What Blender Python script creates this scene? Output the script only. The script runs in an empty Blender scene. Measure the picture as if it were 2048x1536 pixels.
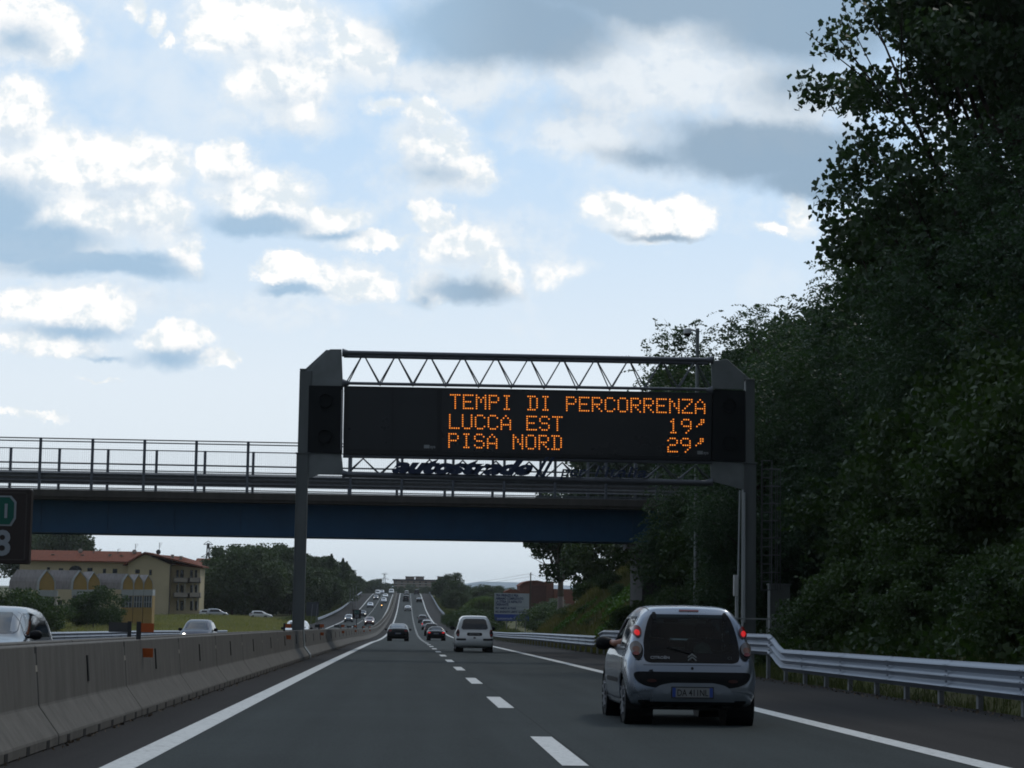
import bpy, bmesh, math, random
import numpy as np
from mathutils import Vector, Matrix
from mathutils.bvhtree import BVHTree
R = math.radians
random.seed(7); np.random.seed(7)
scene = bpy.context.scene
col = scene.collection
# ------------------------------------------------------------------ camera
FPX, VX, HY, ROLL, EYE = 4050.0, 813.0, 1180.0, 0.0157, 1.19
dx, dy = VX - 1024.0, -(HY - 768.0)                       # y up
cu, su = math.cos(ROLL), math.sin(ROLL)
u0, v0 = dx * cu - dy * su, dx * su + dy * cu             # take the roll out
pitch = math.atan(-v0 / FPX)
yaw = math.atan(-u0 / FPX * math.cos(pitch))
cam_d = bpy.data.cameras.new('camera'); cam = bpy.data.objects.new('camera', cam_d); col.objects.link(cam)
cam_d.sensor_width = 36.0; cam_d.lens = FPX / 2048.0 * 36.0
cam_d.clip_start = 0.1; cam_d.clip_end = 30000
cam.location = (0, 0, EYE)
CM = Matrix.Rotation(-yaw, 3, 'Z') @ Matrix.Rotation(R(90) + pitch, 3, 'X') @ Matrix.Rotation(ROLL, 3, 'Z')
cam.rotation_euler = CM.to_euler()
scene.camera = cam
def ray(px, py):
    return CM @ Vector(((px - 1024.0) / FPX, -(py - 768.0) / FPX, -1.0))
def P(px, py, Y):
    d = ray(px, py); return Vector((0, 0, EYE)) + d * (Y / d.y)
scene.cycles.volume_bounces = 2; scene.cycles.filter_width = 1.8; scene.cycles.max_bounces = 8; scene.cycles.transparent_max_bounces = 12
# ------------------------------------------------------------------ light and exposure
scene.view_settings.view_transform = 'Standard'; scene.view_settings.look = 'None'
scene.view_settings.exposure = 0.0; scene.view_settings.gamma = 1.0
scene.view_settings.use_curve_mapping = False
SUN_EL, SUN_AZ = R(52), R(38)          # azimuth measured from +Y towards +X
sd = bpy.data.lights.new('sun', 'SUN'); sd.energy = 0.7; sd.angle = R(6); sd.color = (1, .95, .87)
so = bpy.data.objects.new('sun', sd); col.objects.link(so)
sdir = Vector((math.sin(SUN_AZ) * math.cos(SUN_EL), math.cos(SUN_AZ) * math.cos(SUN_EL), math.sin(SUN_EL)))
so.rotation_euler = sdir.to_track_quat('Z', 'Y').to_euler()
class NB:
    def __init__(s, nt): s.nt = nt; s.L = nt.links
    def n(s, t, **k):
        o = s.nt.nodes.new(t)
        for a, b in k.items(): setattr(o, a, b)
        return o
    def put(s, sock, v):
        if v is None: return
        if isinstance(v, bpy.types.NodeSocket): s.L.new(v, sock)
        else:
            if sock.type in ('RGBA',) and isinstance(v, (tuple, list)) and len(v) == 3: v = (*v, 1)
            if sock.type == 'VECTOR' and isinstance(v, (int, float)): v = (v, v, v)
            sock.default_value = v
    def m(s, op, a, b=None, c=None, clamp=False):
        o = s.n('ShaderNodeMath', operation=op, use_clamp=clamp)
        s.put(o.inputs[0], a); s.put(o.inputs[1], b)
        if c is not None: s.put(o.inputs[2], c)
        return o.outputs[0]
    def v(s, op, a, b=None, c=None):
        o = s.n('ShaderNodeVectorMath', operation=op)
        s.put(o.inputs[0], a)
        if b is not None: s.put(o.inputs[1], b)
        if c is not None: s.put(o.inputs[2], c)
        return o.outputs['Value'] if op in ('LENGTH', 'DOT_PRODUCT', 'DISTANCE') else o.outputs[0]
    def mix(s, f, a, b, blend='MIX'):
        o = s.n('ShaderNodeMix', data_type='RGBA', blend_type=blend)
        s.put(o.inputs['Factor'], f); s.put(o.inputs[6], a); s.put(o.inputs[7], b)
        return o.outputs[2]
    def noise(s, vec, scale, detail=4, rough=.5, dist=0.0, out='Fac'):
        o = s.n('ShaderNodeTexNoise'); s.put(o.inputs['Vector'], vec)
        o.inputs['Scale'].default_value = scale; o.inputs['Detail'].default_value = detail
        o.inputs['Roughness'].default_value = rough; o.inputs['Distortion'].default_value = dist
        return o.outputs[out]
    def mr(s, v, a, b, c=0.0, d=1.0, smooth=False):
        o = s.n('ShaderNodeMapRange', interpolation_type='SMOOTHSTEP' if smooth else 'LINEAR', clamp=True)
        s.put(o.inputs[0], v)
        for i, x in enumerate((a, b, c, d)): s.put(o.inputs[i + 1], x)
        return o.outputs[0]
    def xyz(s, v):
        o = s.n('ShaderNodeSeparateXYZ'); s.put(o.inputs[0], v); return o.outputs
    def comb(s, x, y, z=0.0):
        o = s.n('ShaderNodeCombineXYZ'); s.put(o.inputs[0], x); s.put(o.inputs[1], y); s.put(o.inputs[2], z); return o.outputs[0]
world = bpy.data.worlds.new('World'); scene.world = world; world.use_nodes = True
wt = world.node_tree; wt.nodes.clear(); N = NB(wt)
out = N.n('ShaderNodeOutputWorld'); bg = N.n('ShaderNodeBackground'); bg.inputs[1].default_value = 0.1
wt.links.new(bg.outputs[0], out.inputs[0])
sky = N.n('ShaderNodeTexSky', sky_type='NISHITA', sun_disc=False)
sky.sun_elevation = SUN_EL; sky.sun_rotation = SUN_AZ; sky.air_density = 1.0; sky.dust_density = 1.5
tc = N.n('ShaderNodeTexCoord'); D = tc.outputs['Generated']
dxyz = N.xyz(D)
ysafe = N.m('MAXIMUM', dxyz[1], 0.12)
U = N.m('DIVIDE', dxyz[0], ysafe); V = N.m('DIVIDE', dxyz[2], ysafe)
p0 = N.comb(N.m('MULTIPLY', U, 4.05), N.m('MULTIPLY', V, 4.05))
def puv(px, py):
    d = ray(px, py); return d.x / d.y * 4.05, d.z / d.y * 4.05
w1 = N.noise(p0, 5.0, 7, .66, out='Color')
w1c = N.v('SUBTRACT', w1, (.5, .5, .5))
def warp(amp): return N.v('MULTIPLY_ADD', w1c, (amp, amp * .75, 0), p0)
def blobs(p, lst):
    acc = None
    for cx, cy, rx, ry, w in lst:
        a, b = puv(cx, cy); sx, sy = 1000.0 / rx, 1000.0 / ry
        q = N.v('MULTIPLY_ADD', p, (sx, sy, 0), (-a * sx, -b * sy, 0))
        d = N.m('MULTIPLY_ADD', N.v('LENGTH', q), -w, w)
        acc = d if acc is None else N.m('SMOOTH_MAX', acc, d, .30)
    return acc
WHITE = [(50,50,105,75,1),(115,85,55,60,1),(530,55,170,90,1),(570,150,135,85,1),(710,110,75,72,1),(425,85,75,40,1),(600,205,50,38,1),
 (268,25,30,24,.7),(320,48,22,22,.6),(338,85,16,18,.5),(40,230,72,68,1),(90,330,150,90,1),(240,330,150,80,1),(300,430,95,72,1),(170,430,140,80,1),(90,500,180,55,1),(370,500,45,42,.8),
 (455,325,62,48,1),(520,390,130,60,1),(640,435,120,38,1),(740,480,95,20,.9),(775,212,40,16,.6),(850,230,55,36,1),(860,300,85,68,1),(950,345,50,50,1),
 (865,445,33,33,1),(905,500,90,50,1),(985,550,75,42,1),(870,575,65,34,.9),(580,530,68,34,1),(700,555,95,45,.9),(1235,415,66,42,1),(1350,425,86,38,1),(1270,452,75,22,.9),
 (25,605,80,45,1),(180,625,100,44,1),(350,670,92,46,1),(100,680,140,40,.9),(430,718,45,25,.9),(50,826,95,12,.7),(200,745,60,8,.6),
 (1598,430,22,48,.6),(1560,465,45,14,.6),(1130,540,60,22,.25)]
SOFT = [(910,160,240,55,1),(1230,150,260,110,1.1),(1430,150,260,120,1.1),(1180,260,190,80,.9),(1550,200,200,110,1),(1330,90,200,90,1),(620,620,300,40,.25),(60,80,150,120,.7),(560,230,160,70,.5),(860,350,150,90,.7),(300,590,260,40,.4),(1000,480,220,120,.3)]
DARK = [(1010,60,300,115,1.4),(1300,-25,560,110,1.3),(1600,40,300,130,1.2),(1580,170,150,90,.6),(1640,170,160,80,.4),(1540,305,310,82,1.4),(1640,365,180,52,1.2),(1310,310,150,32,.7),(1400,260,170,50,.5),(1120,215,160,45,.2),
 (-10,420,120,95,1.2),(60,485,190,62,1.3),(200,532,230,34,1.3),(300,515,90,22,.8),(520,447,140,34,1.2),(660,468,110,15,.7),(590,577,78,16,.9),(560,565,36,10,.5),(930,577,125,33,.95),(850,594,50,24,.6),
 (860,352,105,36,.45),(820,300,50,45,.2),(150,659,150,22,.75),(340,710,100,30,.75),(210,710,70,10,.6),(1310,465,110,12,.75),(30,75,90,48,.55),(550,195,70,28,.2),(470,348,50,14,.3),(370,458,50,18,.3),(200,400,60,20,.2)]
pw = warp(.19); ps = warp(.05)
n1 = N.noise(ps, 6.0, 9, .62); n2 = N.noise(N.v('ADD', ps, (.012, .020, 0)), 6.0, 9, .62)
fine = N.m('SUBTRACT', n1, .5)
wsrc = blobs(pw, WHITE)
wup = blobs(N.v('ADD', pw, (.006, .045, 0)), WHITE)
under = N.mr(N.m('ADD', N.m('SUBTRACT', wup, wsrc), N.m('MULTIPLY', fine, -1.1)), -.25, .55, smooth=True)
wb = N.m('ADD', N.m('MINIMUM', N.m('MULTIPLY', wsrc, 2.0), .9), N.m('MULTIPLY', fine, 2.0))
wm = N.mr(wb, -.10, N.m('MULTIPLY_ADD', under, .80, .60), smooth=True)
halo = N.mr(N.m('ADD', wsrc, fine), -.6, .3, smooth=True)
sm = N.mr(N.m('ADD', blobs(pw, SOFT), N.m('MULTIPLY', fine, 1.6)), -.05, .60, smooth=True)
kb = N.m('ADD', N.m('MULTIPLY', blobs(warp(.12), DARK), 1.45), N.m('MULTIPLY', fine, 1.0))
km = N.mr(kb, -.12, 1.0, smooth=True)
puff = N.mr(N.m('ADD', N.m('SUBTRACT', n1, n2), N.m('MULTIPLY', fine, .40)), -.10, .06, smooth=True)
horiz = N.mr(V, 0.05, .27, 1.0, 0.0, smooth=True)
blue = N.mix(.84, sky.outputs[0], (5.5, 7.6, 10.0))
veiln = N.mr(N.noise(p0, 2.6, 5, .6), .38, .66, smooth=True)
veil = N.m('MAXIMUM', N.m('MAXIMUM', N.m('MULTIPLY', veiln, .60), N.m('MULTIPLY', horiz, .85)), N.m('MULTIPLY', halo, .75))
base = N.mix(veil, blue, N.mix(N.mr(V, .0, .10), (7.2, 8.05, 8.7), (8.5, 9.05, 9.45)))
wcol = N.mix(N.m('MULTIPLY', under, .9), N.mix(puff, (7.7, 8.5, 9.1), (10.9, 10.75, 10.5)), N.mix(puff, (6.3, 7.3, 8.4), (8.0, 8.7, 9.3)))
c0 = N.mix(N.m('MULTIPLY', sm, .85), base, N.mix(puff, (7.2, 8.0, 8.8), (8.5, 9.0, 9.4)))
c1 = N.mix(N.m('MULTIPLY', wm, .97), c0, wcol)
dcol = N.mix(N.mr(U, -.02, .06, smooth=True), (3.7, 5.4, 7.2), (2.9, 4.1, 5.4))
c2 = N.mix(N.m('MULTIPLY', km, .92), c1, dcol)
# rest of the sky, outside the part in view: broken cloud, dimmed behind and brightened overhead to shape the foreground light
gen = N.mr(N.noise(D, 2.3, 4, .6), .42, .62, smooth=True)
genc = N.mix(gen, (2.6, 3.6, 5.2), (5.6, 6.1, 6.8))
genc = N.v('MULTIPLY', genc, N.m('MULTIPLY', N.mr(dxyz[1], -.5, .5, .40, 1.0), N.mr(dxyz[2], .45, .95, 1.0, 1.7)))
front = N.mr(dxyz[1], .55, .8, smooth=True)
c3 = N.mix(front, genc, c2)
low = N.mr(dxyz[2], -.03, .0)
c4 = N.mix(low, (1.2, 1.4, 1.4), c3)
wt.links.new(c4, bg.inputs[0])
# ------------------------------------------------------------------ materials
MATS = {}
def mat(name, c, rough=.6, metal=0.0, var=.12, scale=3.0, bump=0.0, coat=0.0, emit=None, es=0.0, spec=.5, detail=5, streak=None, rnd=False):
    if name in MATS: return MATS[name]
    m = bpy.data.materials.new(name); m.use_nodes = True; nt = m.node_tree; b = nt.nodes['Principled BSDF']; n = NB(nt)
    t = n.n('ShaderNodeTexCoord').outputs['Object']
    if rnd: t = n.v('ADD', t, n.v('MULTIPLY', n.comb(n.n('ShaderNodeObjectInfo').outputs['Random'], n.n('ShaderNodeObjectInfo').outputs['Random'], 0), (37, 61, 0)))
    if streak: t = n.v('MULTIPLY', t, streak)
    f = n.noise(t, scale, detail, .6)
    k = n.mr(f, .25, .75, 1 - var, 1 + var)
    cc = n.v('MULTIPLY', tuple(c), k)
    n.L.new(cc, b.inputs['Base Color'])
    n.put(b.inputs['Roughness'], n.mr(f, .2, .8, max(.03, rough - .07), min(1, rough + .07)))
    b.inputs['Metallic'].default_value = metal; b.inputs['Coat Weight'].default_value = coat; b.inputs['Coat Roughness'].default_value = .04
    b.inputs['Specular IOR Level'].default_value = spec
    if emit: b.inputs['Emission Color'].default_value = (*emit, 1); b.inputs['Emission Strength'].default_value = es
    if bump:
        bp = n.n('ShaderNodeBump'); bp.inputs['Strength'].default_value = bump; bp.inputs['Distance'].default_value = .02
        n.L.new(n.noise(t, scale * 6, 4, .6), bp.inputs['Height']); n.L.new(bp.outputs[0], b.inputs['Normal'])
    MATS[name] = m; return m
def glass_mat(name, tint=.35, refl=1.0, col_=(.75, .9, .88)):
    if name in MATS: return MATS[name]
    m = bpy.data.materials.new(name); m.use_nodes = True; nt = m.node_tree; nt.nodes.clear(); n = NB(nt)
    o = n.n('ShaderNodeOutputMaterial'); t = n.n('ShaderNodeBsdfTransparent'); g = n.n('ShaderNodeBsdfGlossy'); mx = n.n('ShaderNodeMixShader')
    t.inputs[0].default_value = (col_[0] * tint, col_[1] * tint, col_[2] * tint, 1); g.inputs[0].default_value = (refl, refl, refl, 1); g.inputs['Roughness'].default_value = .03
    fr = n.n('ShaderNodeFresnel'); fr.inputs[0].default_value = 1.5
    geo = n.n('ShaderNodeNewGeometry'); dirt = n.mr(n.noise(geo.outputs['Position'], 5, 4), .3, .8, 0.0, .012)
    n.L.new(n.m('ADD', fr.outputs[0], dirt, clamp=True), mx.inputs[0]); n.L.new(t.outputs[0], mx.inputs[1]); n.L.new(g.outputs[0], mx.inputs[2]); n.L.new(mx.outputs[0], o.inputs[0])
    MATS[name] = m; return m
def leaf_mat(name, c1_, c2_, trans=.25, scale=.35, rough=.55):
    m = bpy.data.materials.new(name); m.use_nodes = True; nt = m.node_tree; b = nt.nodes['Principled BSDF']; n = NB(nt)
    geo = n.n('ShaderNodeNewGeometry'); oi = n.n('ShaderNodeObjectInfo')
    f = n.noise(geo.outputs['Position'], scale, 3, .6)
    k = n.m('ADD', n.mr(f, .35, .65, 0, .55), n.m('MULTIPLY', geo.outputs['Random Per Island'], .45))
    k = n.m('ADD', k, n.m('MULTIPLY', n.m('SUBTRACT', oi.outputs['Random'], .5), .35), clamp=True)
    cc = n.mix(k, c1_, c2_)
    n.L.new(cc, b.inputs['Base Color']); b.inputs['Roughness'].default_value = rough; b.inputs['Specular IOR Level'].default_value = .35
    tr = n.n('ShaderNodeBsdfTranslucent'); n.L.new(n.v('MULTIPLY', cc, (1.1, 1.25, .5)), tr.inputs[0])
    mx = n.n('ShaderNodeMixShader'); mx.inputs[0].default_value = trans
    n.L.new(b.outputs[0], mx.inputs[1]); n.L.new(tr.outputs[0], mx.inputs[2]); n.L.new(mx.outputs[0], nt.nodes['Material Output'].inputs[0])
    MATS[name] = m; return m
# ------------------------------------------------------------------ object helpers
def tag(o, label=None, cat=None, group=None, kind=None):
    if label: o['label'] = label
    if cat: o['category'] = cat
    if group: o['group'] = group
    if kind: o['kind'] = kind
    return o
def link(name, me, parent=None, loc=None):
    o = bpy.data.objects.new(name, me); col.objects.link(o)
    if parent: o.parent = parent
    if loc is not None: o.location = loc
    return o
def empty(name, label, cat, loc=(0, 0, 0), rz=0.0, group=None):
    o = bpy.data.objects.new(name, None); col.objects.link(o); o.location = loc; o.rotation_euler = (0, 0, rz); o.empty_display_size = .2
    return tag(o, label, cat, group)
def kids(o): return [c for c in bpy.data.objects if c.parent == o]
def copy_tree(o, parent=None, loc=None, rot=None, label=None, scale=None):
    c = o.copy(); col.objects.link(c); c.parent = parent
    if loc is not None: c.location = loc
    if rot is not None: c.rotation_euler = rot
    if scale is not None: c.scale = scale
    if label: c['label'] = label
    for ch in o.children: copy_tree(ch, c)
    return c
class MB:
    def __init__(s): s.v = []; s.f = []; s.mi = []; s.mats = []; s.cur = 0
    def use(s, m):
        if m not in s.mats: s.mats.append(m)
        s.cur = s.mats.index(m); return s
    def add(s, vs, fs):
        k = len(s.v); s.v += [tuple(x) for x in vs]
        for f in fs: s.f.append(tuple(i + k for i in f)); s.mi.append(s.cur)
        return s
    def box(s, x0, x1, y0, y1, z0, z1, M=None):
        vs = [Vector(p) for p in ((x0,y0,z0),(x1,y0,z0),(x1,y1,z0),(x0,y1,z0),(x0,y0,z1),(x1,y0,z1),(x1,y1,z1),(x0,y1,z1))]
        if M: vs = [M @ p for p in vs]
        return s.add(vs, [(0,3,2,1),(4,5,6,7),(0,1,5,4),(1,2,6,5),(2,3,7,6),(3,0,4,7)])
    def prism(s, pts, y0, y1, axis='y'):
        n = len(pts)
        def q(a, b, t): return (a, t, b) if axis == 'y' else ((t, a, b) if axis == 'x' else (a, b, t))
        vs = [q(a, b, y0) for a, b in pts] + [q(a, b, y1) for a, b in pts]
        fs = [tuple(range(n)), tuple(range(2 * n - 1, n - 1, -1))] + [(i, i + n, (i + 1) % n + n, (i + 1) % n) for i in range(n)]
        return s.add(vs, fs)
    def tube(s, a, b, r, r2=None, n=8, cap=True):
        a = Vector(a); b = Vector(b); d = (b - a)
        if d.length < 1e-6: return s
        q = d.to_track_quat('Z', 'Y'); r2 = r if r2 is None else r2
        ring = [(math.cos(t * 2 * math.pi / n), math.sin(t * 2 * math.pi / n)) for t in range(n)]
        vs = [a + q @ Vector((x * r, y * r, 0)) for x, y in ring] + [b + q @ Vector((x * r2, y * r2, 0)) for x, y in ring]
        fs = [(i, (i + 1) % n, (i + 1) % n + n, i + n) for i in range(n)]
        if cap: fs += [tuple(range(n - 1, -1, -1)), tuple(range(n, 2 * n))]
        return s.add(vs, fs)
    def path(s, pts, r, n=6):
        for i in range(len(pts) - 1):
            ra = r[i] if isinstance(r, (list, tuple)) else r; rb = r[i + 1] if isinstance(r, (list, tuple)) else r
            s.tube(pts[i], pts[i + 1], ra, rb, n)
        return s
    def bar(s, a, b, w, h=None):
        a = Vector(a); b = Vector(b); h = w if h is None else h; d = b - a; L = d.length
        q = d.to_track_quat('Z', 'Y').to_matrix().to_4x4(); M = Matrix.Translation(a) @ q
        return s.box(-w / 2, w / 2, -h / 2, h / 2, 0, L, M)
    def lathe(s, prof, n=24, M=None):            # prof: (x along axis, radius), axis = X
        vs = []
        for x, r in prof:
            for k in range(n):
                t = 2 * math.pi * k / n; p = Vector((x, r * math.cos(t), r * math.sin(t))); vs.append(M @ p if M else p)
        fs = []
        for i in range(len(prof) - 1):
            for k in range(n):
                a = i * n + k; b = i * n + (k + 1) % n; fs.append((a, b, b + n, a + n))
        return s.add(vs, fs)
    def grid(s, rows):
        k = len(s.v); h = len(rows); w = len(rows[0])
        for r in rows: s.v += [tuple(x) for x in r]
        for i in range(h - 1):
            for j in range(w - 1):
                s.f.append((k + i * w + j, k + i * w + j + 1, k + (i + 1) * w + j + 1, k + (i + 1) * w + j)); s.mi.append(s.cur)
        return s
    def build(s, name, m=None, parent=None, smooth=False, bevel=0.0, loc=None, angle=None):
        me = bpy.data.meshes.new(name); me.from_pydata(s.v, [], s.f)
        if m is not None:
            for x in (m if isinstance(m, (list, tuple)) else [m]): me.materials.append(x)
        elif s.mats:
            for x in s.mats: me.materials.append(x)
            me.polygons.foreach_set('material_index', s.mi)
        bm = bmesh.new(); bm.from_mesh(me); bmesh.ops.recalc_face_normals(bm, faces=bm.faces)
        if bevel:
            bmesh.ops.remove_doubles(bm, verts=bm.verts, dist=1e-5)
            bmesh.ops.bevel(bm, geom=[e for e in bm.edges if len(e.link_faces) == 2 and e.calc_face_angle(0) > .5], offset=bevel, segments=1, affect='EDGES')
        bm.to_mesh(me); bm.free()
        if smooth:
            me.polygons.foreach_set('use_smooth', [True] * len(me.polygons))
            if angle: me.set_sharp_from_angle(angle=angle)
        me.update()
        return link(name, me, parent, loc)
def np_mesh(name, verts, faces, m, smooth=False):
    me = bpy.data.meshes.new(name); nv = len(verts); nf, k = faces.shape
    me.vertices.add(nv); me.vertices.foreach_set('co', verts.astype(np.float32).ravel())
    me.loops.add(nf * k); me.loops.foreach_set('vertex_index', faces.astype(np.int32).ravel())
    me.polygons.add(nf); me.polygons.foreach_set('loop_start', np.arange(0, nf * k, k, dtype=np.int32))
    if smooth: me.polygons.foreach_set('use_smooth', np.ones(nf, dtype=bool))
    me.materials.append(m); me.update(calc_edges=True); return me
def text_mesh(txt, size, m, name='lettering', shear=0.0, offset=0.0, extrude=.004, parent=None, width=None, align='LEFT'):
    c = bpy.data.curves.new(name, 'FONT'); c.body = txt; c.size = size; c.shear = shear; c.offset = offset; c.extrude = extrude; c.align_x = align
    c.resolution_u = 3
    o = bpy.data.objects.new(name, c); col.objects.link(o)
    bpy.context.view_layer.update()
    dg = bpy.context.evaluated_depsgraph_get(); me = bpy.data.meshes.new_from_object(o.evaluated_get(dg)); bpy.data.objects.remove(o); bpy.data.curves.remove(c)
    me.materials.clear(); me.materials.append(m)
    r = link(name, me, parent)
    if width:
        xs = [v.co.x for v in me.vertices]; k = width / (max(xs) - min(xs))
        for v in me.vertices: v.co.x *= k
    return r
# ------------------------------------------------------------------ the road's long profile (height of the road at distance Y)
PY = np.array([-60, 0, 60, 100, 140, 172, 210, 255, 300, 354, 402, 471, 545, 645, 700, 751, 800, 880, 1000.])
PZ = np.array([1.0, 0, -1.0, -1.70, -2.42, -3.06, -3.72, -4.34, -4.66, -4.83, -4.86, -4.56, -3.86, -2.06, -1.10, -.34, -.10, -.9, -3.2])
def zr(y):
    y = float(min(max(y, -59.9), 999.0)); i = int(np.searchsorted(PY, y) - 1); i = max(0, min(i, len(PY) - 2))
    def sl(k):
        if k <= 0: return (PZ[1] - PZ[0]) / (PY[1] - PY[0])
        if k >= len(PY) - 1: return (PZ[-1] - PZ[-2]) / (PY[-1] - PY[-2])
        return (PZ[k + 1] - PZ[k - 1]) / (PY[k + 1] - PY[k - 1])
    h = PY[i + 1] - PY[i]; t = (y - PY[i]) / h
    return float((2*t**3 - 3*t**2 + 1) * PZ[i] + (t**3 - 2*t**2 + t) * h * sl(i) + (-2*t**3 + 3*t**2) * PZ[i + 1] + (t**3 - t**2) * h * sl(i + 1))
def zroad(x, y):                                    # the far carriageway falls away gently
    return zr(y) - max(0.0, (-4.4 - x)) * .03
def slope_at(y): return (zr(y + .5) - zr(y - .5))
ys_list = list(np.arange(-40, 200, 5.0)) + list(np.arange(200, 1000.1, 10.0))
def ribbon(xa, xb, y0, y1, dz, nx=1):
    ys = [y0] + [y for y in ys_list if y0 < y < y1] + [y1]
    return [[(xa + (xb - xa) * i / nx, y, zroad(xa + (xb - xa) * i / nx, y) + dz) for i in range(nx + 1)] for y in ys]
def sst(t): t = min(1, max(0, t)); return t * t * (3 - 2 * t)
BASE = -4.5
def terrain(x, y):
    yy = min(max(y, -59), 999); z0 = zr(yy)
    nz = .25 * math.sin(x * .13 + y * .05) + .2 * math.sin(x * .05 - y * .11)
    if x < -17.2:
        z0 = zroad(-17, yy); d = -17.2 - x
        return z0 - .12 + (BASE - z0) * sst(d / 12) + nz * min(1, d / 20)
    if x < 8.9: return zroad(x, yy) - .12
    d = x - 8.9
    low_ = z0 - .12 + (BASE - z0) * sst(d / 8) + nz * min(1, d / 20)
    bump = 3.4 * math.exp(-((y - 70) / 11) ** 2)
    rise = min(8.5, max(0, (d - .5 - bump) * .78))
    f = 1 - sst((y - 160) / 24)
    hill = z0 - .15 + rise
    return hill * f + low_ * (1 - f) if y > 150 else hill
def mat_ground(name, c1_, c2_, c3_, sc):
    m = bpy.data.materials.new(name); m.use_nodes = True; b = m.node_tree.nodes['Principled BSDF']; n = NB(m.node_tree)
    g = n.n('ShaderNodeNewGeometry').outputs['Position']
    a = n.mr(n.noise(g, sc, 6, .6), .38, .62); c = n.mr(n.noise(g, sc * 9, 5, .7), .4, .65)
    n.L.new(n.mix(c, n.mix(a, c1_, c2_), c3_), b.inputs['Base Color']); b.inputs['Roughness'].default_value = .95; b.inputs['Specular IOR Level'].default_value = .1
    return m
# ------------------------------------------------------------------ the ground, carriageways, markings
M_ground = mat_ground('ground', (.075, .090, .032), (.13, .13, .052), (.085, .075, .042), .05)
xs = sorted(set([-4200, -2500, -1200, -700, -450, -300, -220, -160, -120, -90, -70, -55, -45, -38, -33] + [round(x, 2) for x in np.arange(-30, 40, 1.4)] + [-17.25, -17.1, 8.85, 8.95] + [42, 48, 56, 70, 90, 130, 190, 300, 500, 900, 1800, 4200]))
ysg = sorted(set([-300, -100, -50] + list(np.arange(-40, 240, 4.0)) + list(np.arange(240, 1000, 12.0)) + [1000, 1100, 1300, 1700, 2400, 3500, 6000]))
g = MB(); g.grid([[(x, y, terrain(x, y)) for x in xs] for y in ysg])
go = g.build('ground', M_ground, smooth=True); tag(go, kind='structure')
def asphalt(name, c, c2_, streaks):
    m = bpy.data.materials.new(name); m.use_nodes = True; b = m.node_tree.nodes['Principled BSDF']; n = NB(m.node_tree)
    g_ = n.n('ShaderNodeNewGeometry').outputs['Position']
    f1 = n.noise(g_, 38, 3, .8); f2 = n.noise(n.v('MULTIPLY', g_, (1.2, .03, 1)), 1.4, 5, .6); f3 = n.noise(g_, .35, 4, .6)
    k = n.m('ADD', n.mr(f1, .32, .68, .55, 1.45), n.mr(f2, .3, .7, -.16 * streaks, .16 * streaks)); k = n.m('ADD', k, n.mr(f3, .3, .7, -.1, .1))
    f4 = n.noise(n.v('MULTIPLY', g_, (1, .25, 1)), 2.1, 6, .7)
    gx = n.xyz(g_)[0]                       # wheel paths polish the lane, oil darkens its middle
    tr_ = n.m('SINE', n.m('MULTIPLY', n.m('SUBTRACT', gx, -.42), 2 * math.pi / 1.87)); k = n.m('ADD', k, n.m('MULTIPLY', tr_, .045))
    cc = n.mix(n.mr(f4, .62, .74), n.v('MULTIPLY', c, k), n.v('MULTIPLY', c2_, k))
    seam = n.m('COMPARE', gx, 1.62, .012); cc = n.mix(n.m('MULTIPLY', seam, .5), cc, (.012, .012, .012))
    n.L.new(cc, b.inputs['Base Color']); b.inputs['Roughness'].default_value = .9; b.inputs['Specular IOR Level'].default_value = .16
    bp = n.n('ShaderNodeBump'); bp.inputs['Strength'].default_value = .35; bp.inputs['Distance'].default_value = .008
    n.L.new(n.noise(g_, 60, 2, .8), bp.inputs['Height']); n.L.new(bp.outputs[0], b.inputs['Normal'])
    return m
M_lane = asphalt('lane_asphalt', (.033, .040, .0395), (.028, .033, .033), 1.0)
M_shld = asphalt('shoulder_asphalt', (.025, .023, .022), (.020, .018, .017), 1.4)
tag(MB().grid(ribbon(-17.15, 8.88, -40, 1000, 0.0, 12)).build('road_shoulder', M_shld, smooth=True), kind='structure')
tag(MB().grid(ribbon(-2.30, 5.22, -40, 998, .005, 4)).build('road', M_lane, smooth=True), kind='structure')
tag(MB().grid(ribbon(-12.35, -4.92, -40, 998, .005, 4)).build('opposite_road', M_lane, smooth=True), kind='structure')
def mark_mat():
    m = bpy.data.materials.new('marking_paint'); m.use_nodes = True; b = m.node_tree.nodes['Principled BSDF']; n = NB(m.node_tree)
    g_ = n.n('ShaderNodeNewGeometry').outputs['Position']
    w = n.m('MULTIPLY', n.mr(n.noise(g_, 14, 6, .75), .48, .66), n.mr(n.noise(g_, .8, 3, .6), .3, .7, .35, 1.0))
    n.L.new(n.mix(w, (.60, .61, .59), (.26, .26, .25)), b.inputs['Base Color']); b.inputs['Roughness'].default_value = .7
    return m
M_mark = mark_mat()
for nm, xc in (('edge_line', -2.29), ('edge_line', 5.22), ('edge_line', -4.90), ('edge_line', -12.36)):
    tag(MB().grid(ribbon(xc - .14, xc + .14, -40, 990, .010)).build(nm, M_mark), kind='structure')
dm = MB()
for xc in (1.475, -8.62):
    y = 5.5
    while y < 980:
        dm.grid(ribbon(xc - .115, xc + .115, y, y + 4.5, .010)); y += 12.0
tag(dm.build('dashed_lane_line', M_mark), kind='structure')
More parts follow.
